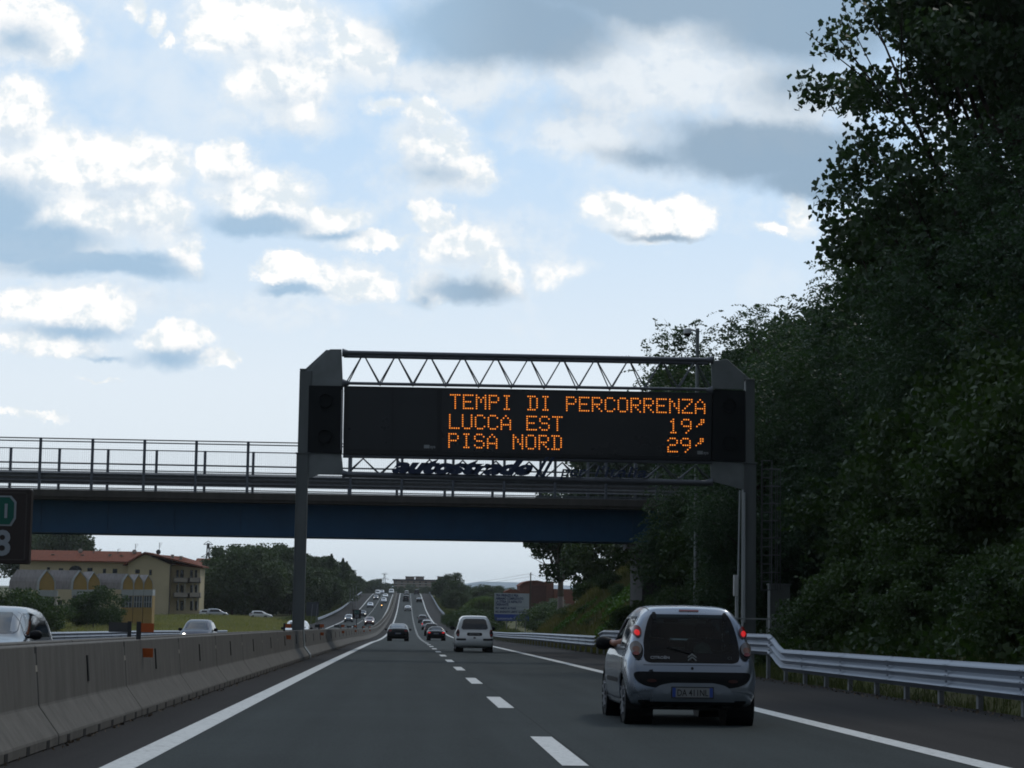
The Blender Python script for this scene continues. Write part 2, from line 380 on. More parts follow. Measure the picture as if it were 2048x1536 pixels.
# hills far away, part of their haze put into the pale colour
def hill_row(name, pts, Y, depth, m):
    h = MB(); n = len(pts)
    pr = [P(px, py, Y) for px, py in pts]
    rows = [[(p.x, Y - depth, BASE - 3) for p in pr], [(p.x, Y - depth * .5, BASE + (p.z - BASE) * .55) for p in pr], [tuple(p) for p in pr], [(p.x, Y + depth, BASE - 3) for p in pr]]
    h.grid(rows); o = h.build(name, m, smooth=True); tag(o, kind='structure'); return o
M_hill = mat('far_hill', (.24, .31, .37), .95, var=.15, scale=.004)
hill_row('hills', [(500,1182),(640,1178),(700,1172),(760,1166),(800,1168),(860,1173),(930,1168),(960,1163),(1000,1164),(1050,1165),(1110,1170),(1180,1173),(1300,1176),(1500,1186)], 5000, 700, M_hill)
# ------------------------------------------------------------------ concrete median barrier
M_conc = mat('barrier_concrete', (.150, .142, .127), .88, var=.28, scale=2.2, bump=.25, streak=(2.2, 2.2, .5), spec=.2, rnd=True, detail=7)
M_void = mat('dark_void', (.012, .012, .012), .9, var=.05)
M_bolt = mat('pale_plug', (.32, .29, .24), .8, var=.1)
def make_barrier():
    L = 6.06; h = MB().use(M_conc)
    prof = [(0, 0), (0, .10), (-.20, .37), (-.252, .935), (-.44, .935), (-.50, .37), (-.55, .30), (-.55, 0)]
    h.prism(prof, 0.012, L - .012)
    h.prism([(-.25, .02), (-.25, .91), (-.45, .91), (-.45, .02)], -.012, .013)
    o = h.build('concrete_barrier', None, bevel=.012)
    tag(o, 'grey concrete barrier segment in the double median row dividing the two carriageways', 'barrier', 'concrete median barrier segments')
    d = MB()
    for k in range(6):
        y = .55 + k * .99
        d.box(-.05, .003, y - .075, y + .075, .004, .082)
    d.build('drain_slot', M_void, o)
    d = MB(); d.prism([(-.20, .52), (-.226, .80), (-.24, .80), (-.24, .52)], L * .5 - .035, L * .5 + .035); d.build('slot', M_void, o)
    d = MB(); d.prism([(-.238, .75), (-.249, .92), (-.28, .92), (-.28, .75)], -.10, .02)
    d.build('joint_notch', M_void, o)
    d = MB(); d.prism([(-.228, .69), (-.234, .75), (-.26, .75), (-.26, .69)], -.09, .01); d.build('plug', M_bolt, o)
    return o
BX = -3.25
bar0 = make_barrier()
Y0 = -4.75
for k in range(125):
    y = Y0 + k * 6.08
    o = bar0 if k == 0 else copy_tree(bar0)
    o.location = (BX, y, zr(y)); o.rotation_euler = (math.atan(slope_at(y + 3)), 0, 0)
    if y > 8:
        c = copy_tree(bar0); c.location = (BX - 1.33, y + 6.06, zroad(BX - 1.33, y + 6.06)); c.rotation_euler = (math.atan(slope_at(y + 3)) * -1, 0, math.pi)
for k in range(2): 
    y = -5 + k * 6.08; c = copy_tree(bar0); c.location = (BX - 1.33, y + 6.06, zroad(BX - 1.33, y + 6.06)); c.rotation_euler = (0, 0, math.pi)
tag(MB().grid(ribbon(BX - .84, BX - .49, -12, 760, .35)).build('median_fill', mat_ground('median_soil', (.05, .045, .035), (.07, .06, .045), (.04, .05, .02), .8)), kind='structure')
# ------------------------------------------------------------------ steel guardrails
M_galv = mat('galvanised_steel', (.27, .30, .345), .50, metal=.55, var=.12, scale=1.1, streak=(1, .2, 1.2))
M_galvd = mat('galvanised_post', (.22, .23, .24), .6, metal=.5, var=.2, scale=6)
WAVE = [(-.043 * (1 - math.cos(t / .505 * 6 * math.pi)) - .004 * math.sin(t * 90), t) for t in np.linspace(0, .505, 31)]
def rail_mesh(path, side, name, parent):
    # path: (x, y, ztop) ; side=-1 faces the -X side
    h = MB(); rows = []
    for x, y, zt in path:
        rows.append([(x + side * (-dx_) , y, zt - .505 + dz_) for dx_, dz_ in WAVE])
    h.grid(rows)
    rows2 = [[(v[0] - side * .004, v[1], v[2]) for v in r] for r in rows]
    h.grid(rows2)
    return h.build(name, M_galv, parent, smooth=True, angle=R(50))
def guardrail(label, x, y0, y1, side, tops=None, post_step=2.3, zt=.76, group=None, toward=1, posts_end=230):
    root = empty('guardrail', label, 'guardrail', (x, y0, terrain(x, y0)), group=group)
    def T(y): return zroad(x, y) + (tops(y) if tops else zt)
    ys = []; y = y0
    while y < y1: ys.append(y); y += (.6 if 44 < y < 54 and tops else 3.0)
    ys.append(y1)
    o = rail_mesh([(x - root.location.x, yy - root.location.y, T(yy) - root.location.z) for yy in ys], side, 'rail', root)
    h = MB()
    for yy in np.arange(y0 + .4, y1, 4.0):       # lap joints with bolts
        zz = T(yy) - root.location.z
        h.grid([[(side * (-dx_ + .006), yy - y0 + k, zz - .505 + dz_) for dx_, dz_ in WAVE] for k in (0, .28)])
        for a in (.07, .15, .24, .32, .41): h.box(side * .06, side * .096, yy - y0 + .1, yy - y0 + .13, zz - .505 + a, zz - .505 + a + .03)
    h.build('lap_joint', M_galv, root)
    proto = None; k = 0; y = y0 + .2; rest = MB()
    while y < y1:
        zb = zroad(x, y) - .15; H_ = T(y) - .04
        if k < 100 and y < posts_end:
            if proto is None:
                pm = MB(); pm.box(-.04, .04, -.06, -.052, 0, 1); pm.box(-.04, -.034, -.06, .06, 0, 1); pm.box(.034, .04, -.06, .06, 0, 1)
                proto = pm.build('post', M_galvd, root); c = proto
            else:
                c = proto.copy(); col.objects.link(c); c.parent = root
            c.location = (-side * .10, y - y0, zb - root.location.z); c.scale = (1, 1, H_ - zb)
            k += 1
        else:
            rest.box(-side * .10 - .04, -side * .10 + .04, y - y0 - .05, y - y0 + .05, zb - root.location.z, H_ - root.location.z)
        y += post_step
    if rest.v: tag(rest.build('post', M_galvd, root), kind='stuff')
    return root
def tops(y):
    if y < 47.2: return .74
    if y < 48.6: return .74 + .34 * (y - 47.2) / 1.4
    if y < 91: return 1.08
    if y < 93: return 1.08 - .20 * (y - 91) / 2
    return .86
GR = 'steel guardrails along the motorway edges'
guardrail('wavy steel guardrail on the right edge, near stretch that steps up beside the silver hatchback', 8.78, 8, 92, -1, tops, group=GR)
guardrail('long wavy steel guardrail on the right verge climbing to the crest past the white car', 8.62, 92.2, 765, -1, lambda y: .82, post_step=3.0, group=GR)
guardrail('steel guardrail beyond the opposite carriageway in front of the grassy field', -16.7, 40, 192, 1, lambda y: .98, post_step=4.0, group=GR)
guardrail('steel guardrail climbing the far left verge beside the dark tree belt', -16.7, 388, 765, 1, lambda y: .95, post_step=4.0, posts_end=700, group=GR)
# ------------------------------------------------------------------ variable message gantry
GY = 70.0
M_gal2 = mat('gantry_steel', (.21, .23, .23), .6, metal=.25, var=.20, scale=1.5, bump=.05)
M_gcol = mat('column_steel', (.13, .145, .145), .6, metal=.2, var=.22, scale=1.2, streak=(2, 2, .4))
M_gald = mat('gantry_tube', (.13, .14, .16), .5, metal=.4, var=.1)
M_panel = mat('panel_black', (.010, .012, .014), .45, var=.15, scale=.8)
M_panel2 = mat('panel_face', (.014, .017, .020), .3, var=.1, scale=.6)
M_matte = mat('matte_black', (.013, .016, .018), .8, var=.1, spec=.25)
M_lens = mat('dark_lens', (.004, .004, .005), .12, var=.05)
M_white = mat('white_paint', (.62, .63, .62), .5, var=.06)
GX0 = P(603, 800, GY).x; gz = zr(GY)
groot = empty('message_gantry', 'grey steel gantry over the carriageway carrying the black amber-lettered message sign', 'gantry', (P(604, 1000, GY).x, GY, gz))
gl = groot.location
def gp(px, py, Y=GY): return P(px, py, Y) - gl
def zat(px, py): return gp(px, py).z
# left column, in the median
tx = gp(610, 760).x; zc = gp(603, 740).z; zmid = gp(603, 905).z
h = MB(); cxl = gp(609.5, 800).x
h.box(cxl - .18, cxl + .20, 0, .45, zmid, zc); h.box(cxl - .20, cxl + .22, -.012, .012, zmid + .01, zc - .02)
h.box(cxl - .2, cxl + .03, -.02, .5, zc, zc + .05)
h.build('upper_column', M_gcol, groot, bevel=.01)
h = MB(); h.box(cxl - .23, cxl + .17, -.02, .42, .2, zmid - .04); h.box(cxl - .27, cxl + .27, -.06, .5, zmid - .04, zmid)
h.box(cxl - .23, cxl - .19, -.045, -.02, .3, zmid - .05); h.box(cxl + .13, cxl + .17, -.045, -.02, .3, zmid - .05)
h.build('lower_column', M_gcol, groot, bevel=.008)
h = MB(); bxr = BX - gl.x; h.prism([(bxr + .02, .0), (bxr + .02, .12), (bxr - .18, .39), (bxr - .232, .95), (bxr - .32, .955), (bxr - .36, .0)], -.35, .55)
h.build('barrier_cover_plate', M_gal2, groot)
# end plates with chamfered tops
def endplate(name, pts, y0, y1, mt=M_gal2):
    h = MB(); q = [gp(a, b) for a, b in pts]; h.prism([(p.x, p.z) for p in q], y0, y1); return h.build(name, mt, groot, bevel=.01)
endplate('end_plate', [(621,772),(621,742),(628,728),(660,698),(683,698),(686,773)], .04, .10)
endplate('end_plate', [(605,742),(652,699),(662,699),(626,733),(622,742)], .10, 1.0)
endplate('end_plate', [(616,905),(616,958),(640,948),(687,948),(683,908)], .04, .10)
endplate('end_plate', [(1424,777),(1423,722),(1455,718),(1488,748),(1489,779)], .04, .10)
endplate('end_plate', [(1455,717),(1501,757),(1495,760),(1488,752),(1452,722)], .10, 1.0)
endplate('end_plate', [(1421,922),(1422,962),(1490,980),(1491,925)], .04, .10)
for pts in ([(618,771),(686,772),(684,908),(615,905)], [(1426,779),(1490,781),(1490,924),(1424,921)]):
    h = MB(); q = [gp(a, b) for a, b in pts]; h.prism([(p.x, p.z) for p in q], -.02, .35)
    o = h.build('lamp_panel', M_matte, groot)
    for fy in (.2, .72):
        c = Vector(((q[0].x + q[1].x) / 2, -.03, q[0].z + (q[2].z - q[1].z) * (fy + .02)))
        r_ = .24; l = MB(); Mx = Matrix.Translation(c) @ Matrix.Rotation(R(90), 4, 'Z')
        l.lathe([(.0, r_), (-.09, r_), (-.09, r_ - .015), (.0, r_ - .015)], 20, Mx); l.lathe([(-.01, 0), (-.01, r_ - .01)], 20, Mx)
        l.build('warning_lamp', M_matte, o)
# truss: front and rear chords, upper and lower
def chord(a, b, r=.075, dy=0): 
    p, q = gp(*a), gp(*b); h.tube((p.x, .05 + dy, p.z), (q.x, .05 + dy, q.z), r, n=12)
h = MB()
chord((686, 705), (1424, 720), .082); chord((686, 766), (1424, 779), .055)
chord((686, 705), (1424, 720), .07, .95)
h.build('upper_chord', M_gald, groot, smooth=True, angle=R(40))
h = MB(); chord((686, 912), (1424, 925), .06); chord((686, 948), (1424, 966), .095); chord((686, 948), (1424, 966), .06, .95)
h.build('lower_chord', M_gald, groot, smooth=True, angle=R(40))
def diag(name, ytop, ybot, Yd, n=11):
    h = MB(); x0, x1 = 693, 1424
    for k in range(n * 2):
        a = x0 + (x1 - x0) * k / (2 * n); b = x0 + (x1 - x0) * (k + 1) / (2 * n)
        ta = (ybot if k % 2 == 0 else ytop) + (a - 690) * .0205; tb = (ytop if k % 2 == 0 else ybot) + (b - 690) * .0205
        p, q = gp(a, ta), gp(b, tb)
        h.tube((p.x, .05 + Yd * (1 if k % 2 == 0 and Yd else 0), p.z), (q.x, .05 + Yd * (1 if k % 2 and Yd else 0), q.z), .024, n=6)
    h.build(name, M_gald, groot)
diag('upper_diagonals', 706, 764, 0); diag('upper_diagonals', 706, 764, .95); diag('lower_diagonals', 916, 946, 0); diag('lower_diagonals', 916, 946, .9)
h = MB()
for px in (686, 1424):
    for py in (705 + (px - 686) * .02, 766 + (px - 686) * .02, 948 + (px - 686) * .022):
        c = gp(px, py); Mx = Matrix.Translation((c.x, .05, c.z)); h.lathe([(-.03, 0), (-.03, .14), (.03, .14), (.03, 0)], 12, Mx)
        h.lathe([(.03, .13), (.2, .08)] if px < 1000 else [(-.03, .13), (-.2, .08)], 12, Mx)
h.build('flange', M_gald, groot, smooth=True, angle=R(40))
# right column with ladder cage, pipes, crossbar
xr = gp(1499, 900).x; zt_ = gp(1499, 760).z; zm_ = gp(1499, 925).z; zg = terrain(11.8, GY) - gz - .3
h = MB(); h.box(xr - .14, xr + .18, 0, .45, zm_, zt_); h.box(xr - .22, xr + .2, -.03, .5, zt_, zt_ + .04); h.build('upper_column', M_gcol, groot, bevel=.01)
h = MB(); h.box(xr - .20, xr + .24, -.02, .45, zg, zm_ - .04); h.box(xr - .24, xr + .28, -.06, .52, zm_ - .04, zm_); h.build('lower_column', M_gcol, groot, bevel=.01)
h = MB()
a, b = gp(1479, 981), gp(1474, 1245); h.tube((a.x, -.1, a.z), (b.x, -.1, b.z), .035); a, b = gp(1489, 985), gp(1489, 1245); h.tube((a.x, -.05, a.z), (b.x, -.05, b.z), .035)
h.build('downpipe', mat('pale_pipe', (.34, .37, .38), .5, var=.08), groot)
h = MB(); la = gp(1526, 905).x; lb = gp(1546, 905).x
zb_ = gp(1526, 1180).z; zt2 = gp(1526, 920).z
h.tube((la, .2, zb_), (la, .2, zt2), .03); h.tube((lb, .2, zb_), (lb, .2, zt2), .025)
zz = zb_
while zz < zt2: h.tube((la, .2, zz), (lb, .2, zz), .017); zz += .30
for k in range(8):
    zc_ = zt2 - .3 - k * .6; ring = [(lb + .32 * math.sin(t) - .02, .2 - .38 * math.cos(t) * .9, zc_) for t in np.linspace(-.4, 3.5, 9)]
    h.path(ring, .016, 5)
for t in (.3, 1.2, 2.2, 3.1): h.tube((lb + .32 * math.sin(t) - .02, .2 - .34 * math.cos(t), zt2 - .3), (lb + .32 * math.sin(t) - .02, .2 - .34 * math.cos(t), zt2 - 4.5), .014, n=5)
h.build('caged_ladder', mat('ladder_steel', (.10, .11, .11), .6, metal=.3, var=.1), groot)
h = MB(); a, b = gp(1470, 1238), gp(1598, 1240); h.box(a.x, b.x, -.3, -.25, a.z, a.z + .045); h.box(a.x, a.x + .04, -.3, -.26, zg, a.z); h.box(gp(1530,1240).x, gp(1530,1240).x + .04, -.3, -.26, zg, a.z); h.box(b.x - .04, b.x, -.3, -.26, zg, b.z)
h.build('guard_bar', mat('pale_bar', (.35, .37, .37), .5, var=.1), groot)
cab = MB(); a, b = P(1540, 1190, GY + 1), P(1580, 1250, GY + 1); tag(cab.box(a.x, b.x, GY + 1, GY + 1.5, terrain(12.4, GY) - .2, P(1540, 1170, GY + 1).z).box(a.x - .03, b.x + .03, GY + .97, GY + 1.53, P(1540, 1170, GY + 1).z, P(1540, 1170, GY + 1).z + .05).build('control_cabinet', mat('cabinet_grey', (.16, .17, .17), .6), bevel=.01), 'grey metal control cabinet behind the guardrail at the right foot of the gantry', 'cabinet')
bx_ = MB(); a = P(1472, 1150, GY - .4); tag(bx_.box(a.x - .08, a.x + .07, GY - .45, GY - .3, P(1472, 1192, GY - .4).z, P(1472, 1150, GY - .4).z).box(a.x - .02, a.x + .02, GY - .42, GY - .36, gz + zg, P(1472, 1192, GY - .4).z).build('utility_box', M_white, bevel=.01), 'slim white utility box on a post left of the right gantry column', 'box')
# the message sign hangs in the gantry
sroot = empty('message_sign', 'long black electronic sign with three lines of amber dot lettering', 'sign', (gl.x, GY, gz))
pts = [(688,772),(1424,786),(1422,922),(686,908)]
h = MB(); q = [gp(a, b) for a, b in pts]; h.prism([(p.x, p.z) for p in q], -.06, .75); h.build('housing', M_panel, sroot, bevel=.01)
def facepanel(nm, x0, x1, y0, y1, mt, y=-.075, th=.02):
    k = .0205; q = [gp(x0, y0 + (x0 - 690) * k), gp(x1, y0 + (x1 - 690) * k), gp(x1, y1 + (x1 - 690) * k), gp(x0, y1 + (x0 - 690) * k)]
    h = MB(); h.prism([(p.x, p.z) for p in q], y, y + th); return h.build(nm, mt, sroot)
facepanel('graphic_panel', 697, 783, 777, 898, M_panel2); facepanel('graphic_panel', 787, 874, 777, 898, M_panel2); facepanel('text_panel', 884, 1420, 776, 899, M_panel2)
h = MB()
a = gp(688.5, 785); b = gp(686.5, 880)
h.tube((a.x, -.1, a.z), (b.x, -.1, b.z), .009, n=5); a = gp(684, 780); b = gp(682, 900); h.tube((a.x, -.1, a.z), (b.x, -.1, b.z), .009, n=5)
h.build('cable', mat('cable_pale', (.7, .72, .74), .5), groot)
M_amber = mat('amber_led', (.3, .1, .02), .5, emit=(1.0, .36, .05), es=1.25, var=.02)
M_amber2 = mat('amber_rim', (.25, .05, .01), .5, emit=(.75, .10, .0), es=.55, var=.02)
FONT = {'T':'1111100100001000010000100001000010000100'[0:5]+'00100'*6,'E':'11111'+'10000'*2+'11110'+'10000'*2+'11111','M':'10001'+'11011'+'10101'*2+'10001'*3,'P':'11110'+'10001'*2+'11110'+'10000'*3,
'I':'01110'+'00100'*5+'01110','D':'11110'+'01001'*5+'11110','R':'11110'+'10001'*2+'11110'+'10100'+'10010'+'10001','C':'01110'+'10001'+'10000'*3+'10001'+'01110','O':'01110'+'10001'*5+'01110',
'N':'10001'*1+'11001'*1+'10101'*1+'10101'+'10011'*1+'10001'*2,'Z':'11111'+'00001'+'00010'+'00100'+'01000'+'10000'+'11111','A':'00100'+'01010'+'10001'*2+'11111'+'10001'*2,'L':'10000'*6+'11111','U':'10001'*6+'01110',
'S':'01110'+'10001'+'10000'+'01110'+'00001'+'10001'+'01110','1':'00100'+'01100'+'00100'*4+'01110','2':'01110'+'10001'+'00001'+'01110'+'10000'+'10000'+'11111','9':'01110'+'10001'*2+'01111'+'00001'+'00010'+'00100',"'":'00011'+'00011'+'00110'+'01000'+'00000'*3,' ':'0'*35}
lines = [(900, 788.5, 'TEMPI DI PERCORRENZA'), (898, 828.5, "LUCCA EST        19'"), (896.5, 866.5, "PISA NORD        29'")]
for x0, y0, s in lines:
    h = MB(); h2 = MB()
    for i, ch in enumerate(s):
        g_ = FONT[ch]
        for j in range(35):
            if g_[j] == '1':
                px = x0 + i * 25.75 + (j % 5) * 4.45 + 1.5; py = y0 + (j // 5) * 4.4 + 1.5 + (px - 900) * .0205
                p = gp(px, py); r_ = .030
                h2.prism([(p.x + r_ * math.cos(t), p.z + r_ * math.sin(t)) for t in np.arange(8) * math.pi / 4], -.080, -.076)
                r_ = .021; h.prism([(p.x + r_ * math.cos(t), p.z + r_ * math.sin(t)) for t in np.arange(6) * math.pi / 3], -.086, -.0805)
    o = h2.build('text_line', M_amber2, sroot); h.build('led_core', M_amber, o)
# maker's plates and the operator's name hung in the lower truss
M_plate = mat('maker_plate', (.30, .32, .33), .5)
for px, py in ((848, 890), (1394, 902)):
    h = MB(); p = gp(px, py); q_ = gp(px + 11, py + 7); h.box(p.x, q_.x, -.085, -.0765, q_.z, p.z); h.build('maker_plate', M_plate, sroot)
    o = text_mesh('sys', .15, M_plate, 'maker_lettering', extrude=.003, parent=sroot, offset=.004); o.rotation_euler = (R(90), 0, 0); o.location = (q_.x + .02, -.08, q_.z + .01)
M_navy = mat('navy_letters', (.012, .028, .075), .4, var=.05)
lroot = empty('operator_sign', 'dark navy cut-out lettering hanging in the lower truss under the message sign', 'sign', (gl.x, GY - .08, gz))
p = gp(786, 946); q_ = gp(1068, 950)
def lay(txt, px0, px1, ypx, hgt, off, shear):
    a = gp(px0, ypx + (px0 - 786) * .018); b = gp(px1, ypx + (px1 - 786) * .018)
    o = text_mesh(txt, hgt, M_navy, 'lettering', shear=shear, offset=off, extrude=.03, parent=lroot, width=b.x - a.x)
    o.rotation_euler = (R(90), -ROLL * 0, 0); o.location = (a.x, 0, a.z)
lay('autostrade', 784, 1066, 944, .66, .042, .45); lay('//', 1072, 1112, 946, .88, .035, .35); lay('per', 1120, 1172, 946, .52, .004, .2); lay("l'italia", 1186, 1290, 946, .52, .004, .2)
# dome camera mast
cp = P(1394, 1000, 82); croot = empty('camera_mast', 'grey mast with a white dome camera above the right end of the gantry', 'camera mast', (cp.x, 82, terrain(cp.x, 82) - .3))
def cpp(px, py): return P(px, py, 82) - croot.location
h = MB(); a = cpp(1395, 657); h.tube((a.x, 0, 0), (a.x, 0, a.z), .10, .075, n=12); h.build('mast', M_gal2, croot, smooth=True, angle=R(40))
h = MB(); b = cpp(1376, 664); h.tube((a.x, 0, a.z - .12), (b.x, 0, a.z - .02), .045, .035); h.build('arm', M_white, croot)
h = MB(); Mx = Matrix.Translation((b.x - .02, 0, a.z - .02)) @ Matrix.Rotation(R(-90), 4, 'Y'); h.lathe([(0, .0), (0, .14), (-.1, .17), (-.2, .17)], 16, Mx); o = h.build('camera_housing', M_white, croot, smooth=True, angle=R(60))
h = MB(); h.lathe([(-.2, .15), (-.28, .12), (-.33, .06), (-.345, 0)], 16, Mx); h.build('dome', M_lens, croot, smooth=True)
# ------------------------------------------------------------------ the overpass
OY = 95.0; OW = 5.7
def op(px, py, Y=OY): return P(px, py, Y)
kz = lambda z: z
zdeck = op(600, 989).z; zgb = op(600, 1071).z; ztop = op(600, 886).z
oroot = empty('overpass', 'blue steel overpass with mesh railing crossing the motorway behind the gantry', 'bridge', (-3.8, OY, zr(OY)))
ol = oroot.location
XA, XB = -42.0 - ol.x, 13.2 - ol.x; zD = zdeck - ol.z; zG = zgb - ol.z; zT = ztop - ol.z
M_deck = mat('deck_concrete', (.085, .078, .070), .9, var=.25, scale=1.2, streak=(2, 2, .5))
M_blue = mat('blue_girder', (.024, .105, .215), .45, var=.16, scale=.7, spec=.5)
M_rail = mat('rail_steel', (.14, .155, .18), .5, metal=.4, var=.12)
h = MB(); XDE = 22.0 - ol.x
h.box(XA, XDE, 0, OW, zD - .42, zD); h.box(XA, XDE, -.06, .12, zD - .30, zD + .03); h.build('deck', M_deck, oroot, bevel=.01)
h = MB()
for y in (1.25, OW - 1.25):
    h.box(XA, XB, y - .012, y + .012, zG, zD - .42); h.box(XA, XB, y - .22, y + .22, zG - .03, zG); h.box(XA, XB, y - .18, y + .18, zD - .45, zD - .421)
for x in np.arange(XA, XB, 3.1): h.box(x - .008, x + .008, 1.20, 1.238, zG + .001, zD - .451)
for x in np.arange(XA + 2, XB, 9.3): h.box(x - .35, x + .35, 1.226, 1.237, zG + .001, zD - .452)
h.build('girder', M_blue, oroot)
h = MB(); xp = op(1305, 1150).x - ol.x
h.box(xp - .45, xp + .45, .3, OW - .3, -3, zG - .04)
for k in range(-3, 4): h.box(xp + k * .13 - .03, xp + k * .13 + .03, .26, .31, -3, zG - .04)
h.box(xp - .8, xp + 1.2, .1, OW - .1, zG - .35, zG - .04); h.build('pier', mat('pier_concrete_shaded', (.045, .043, .042), .9, var=.3, scale=1.2, streak=(2, 2, .5)), oroot)  # pier's concrete darkened to stand in for the shade under the deck
h = MB(); h.box(xp + 1.4, xp + 1.9, .3, OW, -3, zD - .42); h.build('abutment', M_deck, oroot)
h = MB(); h.box(XA + 4, XA + 5.4, .2, OW - .2, -4, zG - .04); h.build('pier', M_deck, oroot)
sp = op(289, 900).x - op(185, 900).x; xph = op(185, 900).x - ol.x
sp2 = P(314, 900, OY + OW).x - P(217, 900, OY + OW).x; xph2 = P(217, 900, OY + OW).x - ol.x
def mesh_panel(y, z0, z1, name):
    h = MB(); r_ = .0015
    for x in np.arange(XA, XB + 6, .10): h.bar((x, y, z0), (x, y, z1), r_ * 2)
    for z in np.arange(z0, z1, .10): h.bar((XA, y, z), (XB + 6, y, z), r_ * 2)
    h.build(name, M_rail, oroot)
def railing(y, x_first, step, z_top, subs, name, w):
    k0 = int((XA - x_first) / step); x = x_first + k0 * step; c = None
    while x < XDE - .5:
        if c is None:
            h = MB(); h.box(-w / 2, w / 2, -.05, .05, zD, z_top + .03); c = h.build('railing_post', M_rail, oroot, bevel=.01)
        else: c = c.copy(); col.objects.link(c); c.parent = oroot
        c.location = (x, y, 0); x += step
    h = MB()
    for z in subs: h.box(XA, XDE, y - .025, y + .025, z - .025, z + .025)
    h.build(name + '_bars', M_rail, oroot)
railing(.03, xph, sp, zT, [zT, op(100, 898 + 0).z - ol.z if False else zT - .0], 'railing', .13)
zb2 = P(200, 899, OY + OW).z - ol.z
h = MB()
for py in (884, 927, 940): z = op(200, py).z - ol.z; h.box(XA, XDE, .0, .05, z - .025, z + .025)
h.build('railing_bars', M_rail, oroot)
railing(OW - .03, xph2, sp2, zb2, [zb2, P(200, 928, OY + OW).z - ol.z, P(200, 976, OY + OW).z - ol.z], 'far_railing', .13)
h = MB(); z1 = op(200, 944).z - ol.z; z0 = op(200, 958).z - ol.z
for y, s in ((.16, -1), (OW - .16, 1)):
    kk = (z1 - z0) / .337
    h.grid([[(x, y + s * (-.09 * 0 + dx_ * -1), z0 + dz_ * kk) for dx_, dz_ in WAVE[:21]] for x in (XA, XDE)])
h.build('safety_barrier', M_galvd, oroot)
h = MB(); z = op(200, 979).z - ol.z; h.box(XA, XDE, .02, .07, z - .025, z + .02); h.box(XA, XDE, .02, .07, z1 - .0, z1 + .03); h.build('lower_rail', M_rail, oroot)
mesh_panel(.055, zD + .05, zT - .02, 'mesh_screen'); mesh_panel(OW - .06, zD + .05, zb2 - .02, 'mesh_screen')
# ------------------------------------------------------------------ distance markers on the median
M_brown = mat('sign_brown', (.030, .020, .017), .5, var=.08)
M_green = mat('sign_green', (.0, .10, .07), .5, var=.05)
M_signw = mat('sign_white', (.30, .33, .36), .5, var=.05)
M_dk = mat('dark_post', (.03, .032, .035), .6, var=.1)
def km_sign(px, pytop, Y, w, hh, num, label, road):
    c = P(px, pytop, Y); r_ = empty('distance_sign', label, 'sign', (c.x, Y, zr(Y) + .85), group='motorway distance signs on the median')
    zt = c.z - r_.location.z
    h = MB(); h.box(-.035, .035, .03, .09, -.6, zt - .02); h.build('post', M_dk, r_)
    h = MB(); h.box(-w / 2, w / 2, -.02, .10, zt - hh, zt); o = h.build('board', M_brown, r_, bevel=.012)
    h = MB(); t = .012; m_ = .035
    for (a, b, cc, d) in ((-w/2+m_, w/2-m_, -m_-t, -m_), (-w/2+m_, w/2-m_, -hh+m_, -hh+m_+t)): h.box(a, b, -.024, -.0205, zt + cc, zt + d)
    for a in (-w/2+m_, w/2-m_-t): h.box(a, a + t, -.024, -.0205, zt - hh + m_, zt - m_)
    h.build('border', mat('sign_rim', (.06, .05, .045), .5), o)
    h = MB(); hx = w * .30; hz = hh * .20; cz = zt - hh * .30
    for s, mm, yy in ((1.0, M_signw, -.024), (.9, M_green, -.028)):
        h.use(mm).prism([(-hx*s*.8, cz-hz*s), (hx*s*.8, cz-hz*s), (hx*s, cz-hz*.5*s), (hx*s, cz+hz*.6*s), (hx*s*.75, cz+hz*s), (-hx*s*.75, cz+hz*s), (-hx*s, cz+hz*.6*s), (-hx*s, cz-hz*.5*s)], yy, yy + .003)
    h.build('road_shield', None, o)
    t1 = text_mesh(road, hh * .26, M_signw, 'road_lettering', offset=.004, parent=o, align='CENTER'); t1.rotation_euler = (R(90), 0, 0); t1.location = (0, -.031, cz - hh * .09)
    t2 = text_mesh(num, hh * .46, M_signw, 'number', offset=.008, parent=o, align='CENTER'); t2.rotation_euler = (R(90), 0, 0); t2.location = (0, -.026, zt - hh * .88)
km_sign(-8, 976, 19, .66, .70, '28', 'dark brown distance sign with green shield, large one cut by the left frame edge', 'A11')
km_sign(713.5, 1219, 155, .66, .68, '28', 'small dark distance sign with green shield above the median among far oncoming cars', 'A11')
# orange delineators on brackets over the barrier
M_or = mat('orange_reflector', (.45, .09, .012), .35, var=.1, scale=20)
M_grey = mat('reflector_back', (.06, .06, .06), .6)
def delineator(px, Y, label, back=False, group='orange delineators on the median barrier'):
    x = BX - .30 if not back else BX - 1.04
    r_ = empty('delineator', label, 'delineator', (x, Y, zr(Y)), group=group)
    h = MB(); h.box(-.03, .03, -.03, .0, .62 if not back else .9, 1.17); h.build('bracket', M_dk, r_)
    if not back:
        h = MB(); h.box(.03, .20, -.025, -.01, 1.03, 1.15); h.build('reflector', M_or, r_)
        h = MB(); h.box(.03, .20, -.025, -.01, .70, .82); h.build('reflector', M_or, r_)
    else:
        h = MB(); h.box(-.32, -.03, -.02, -.01, 1.00, 1.15); h.build('reflector_back', M_grey, r_)
    return r_
delineator(0, 27.4, 'nearest orange delineator, upper and lower reflector on a dark bracket on the barrier')
d0 = delineator(0, 60, 'orange delineator on the barrier immediately left of the gantry column')
delineator(0, 32.0, 'grey back of a delineator facing away, left of the nearest orange one', True, 'delineators facing the other way')
for k, Y in enumerate([84, 112, 140, 168, 196]):
    copy_tree(d0, loc=(BX - .30, Y, zr(Y)), label='small orange delineator on the far median barrier beyond the gantry column')
d1 = delineator(0, 78, 'grey delineator back on the far median barrier beyond the gantry column', True, 'delineators facing the other way')
for Y in (104, 132, 160): copy_tree(d1, loc=(BX - 1.04, Y, zr(Y)))
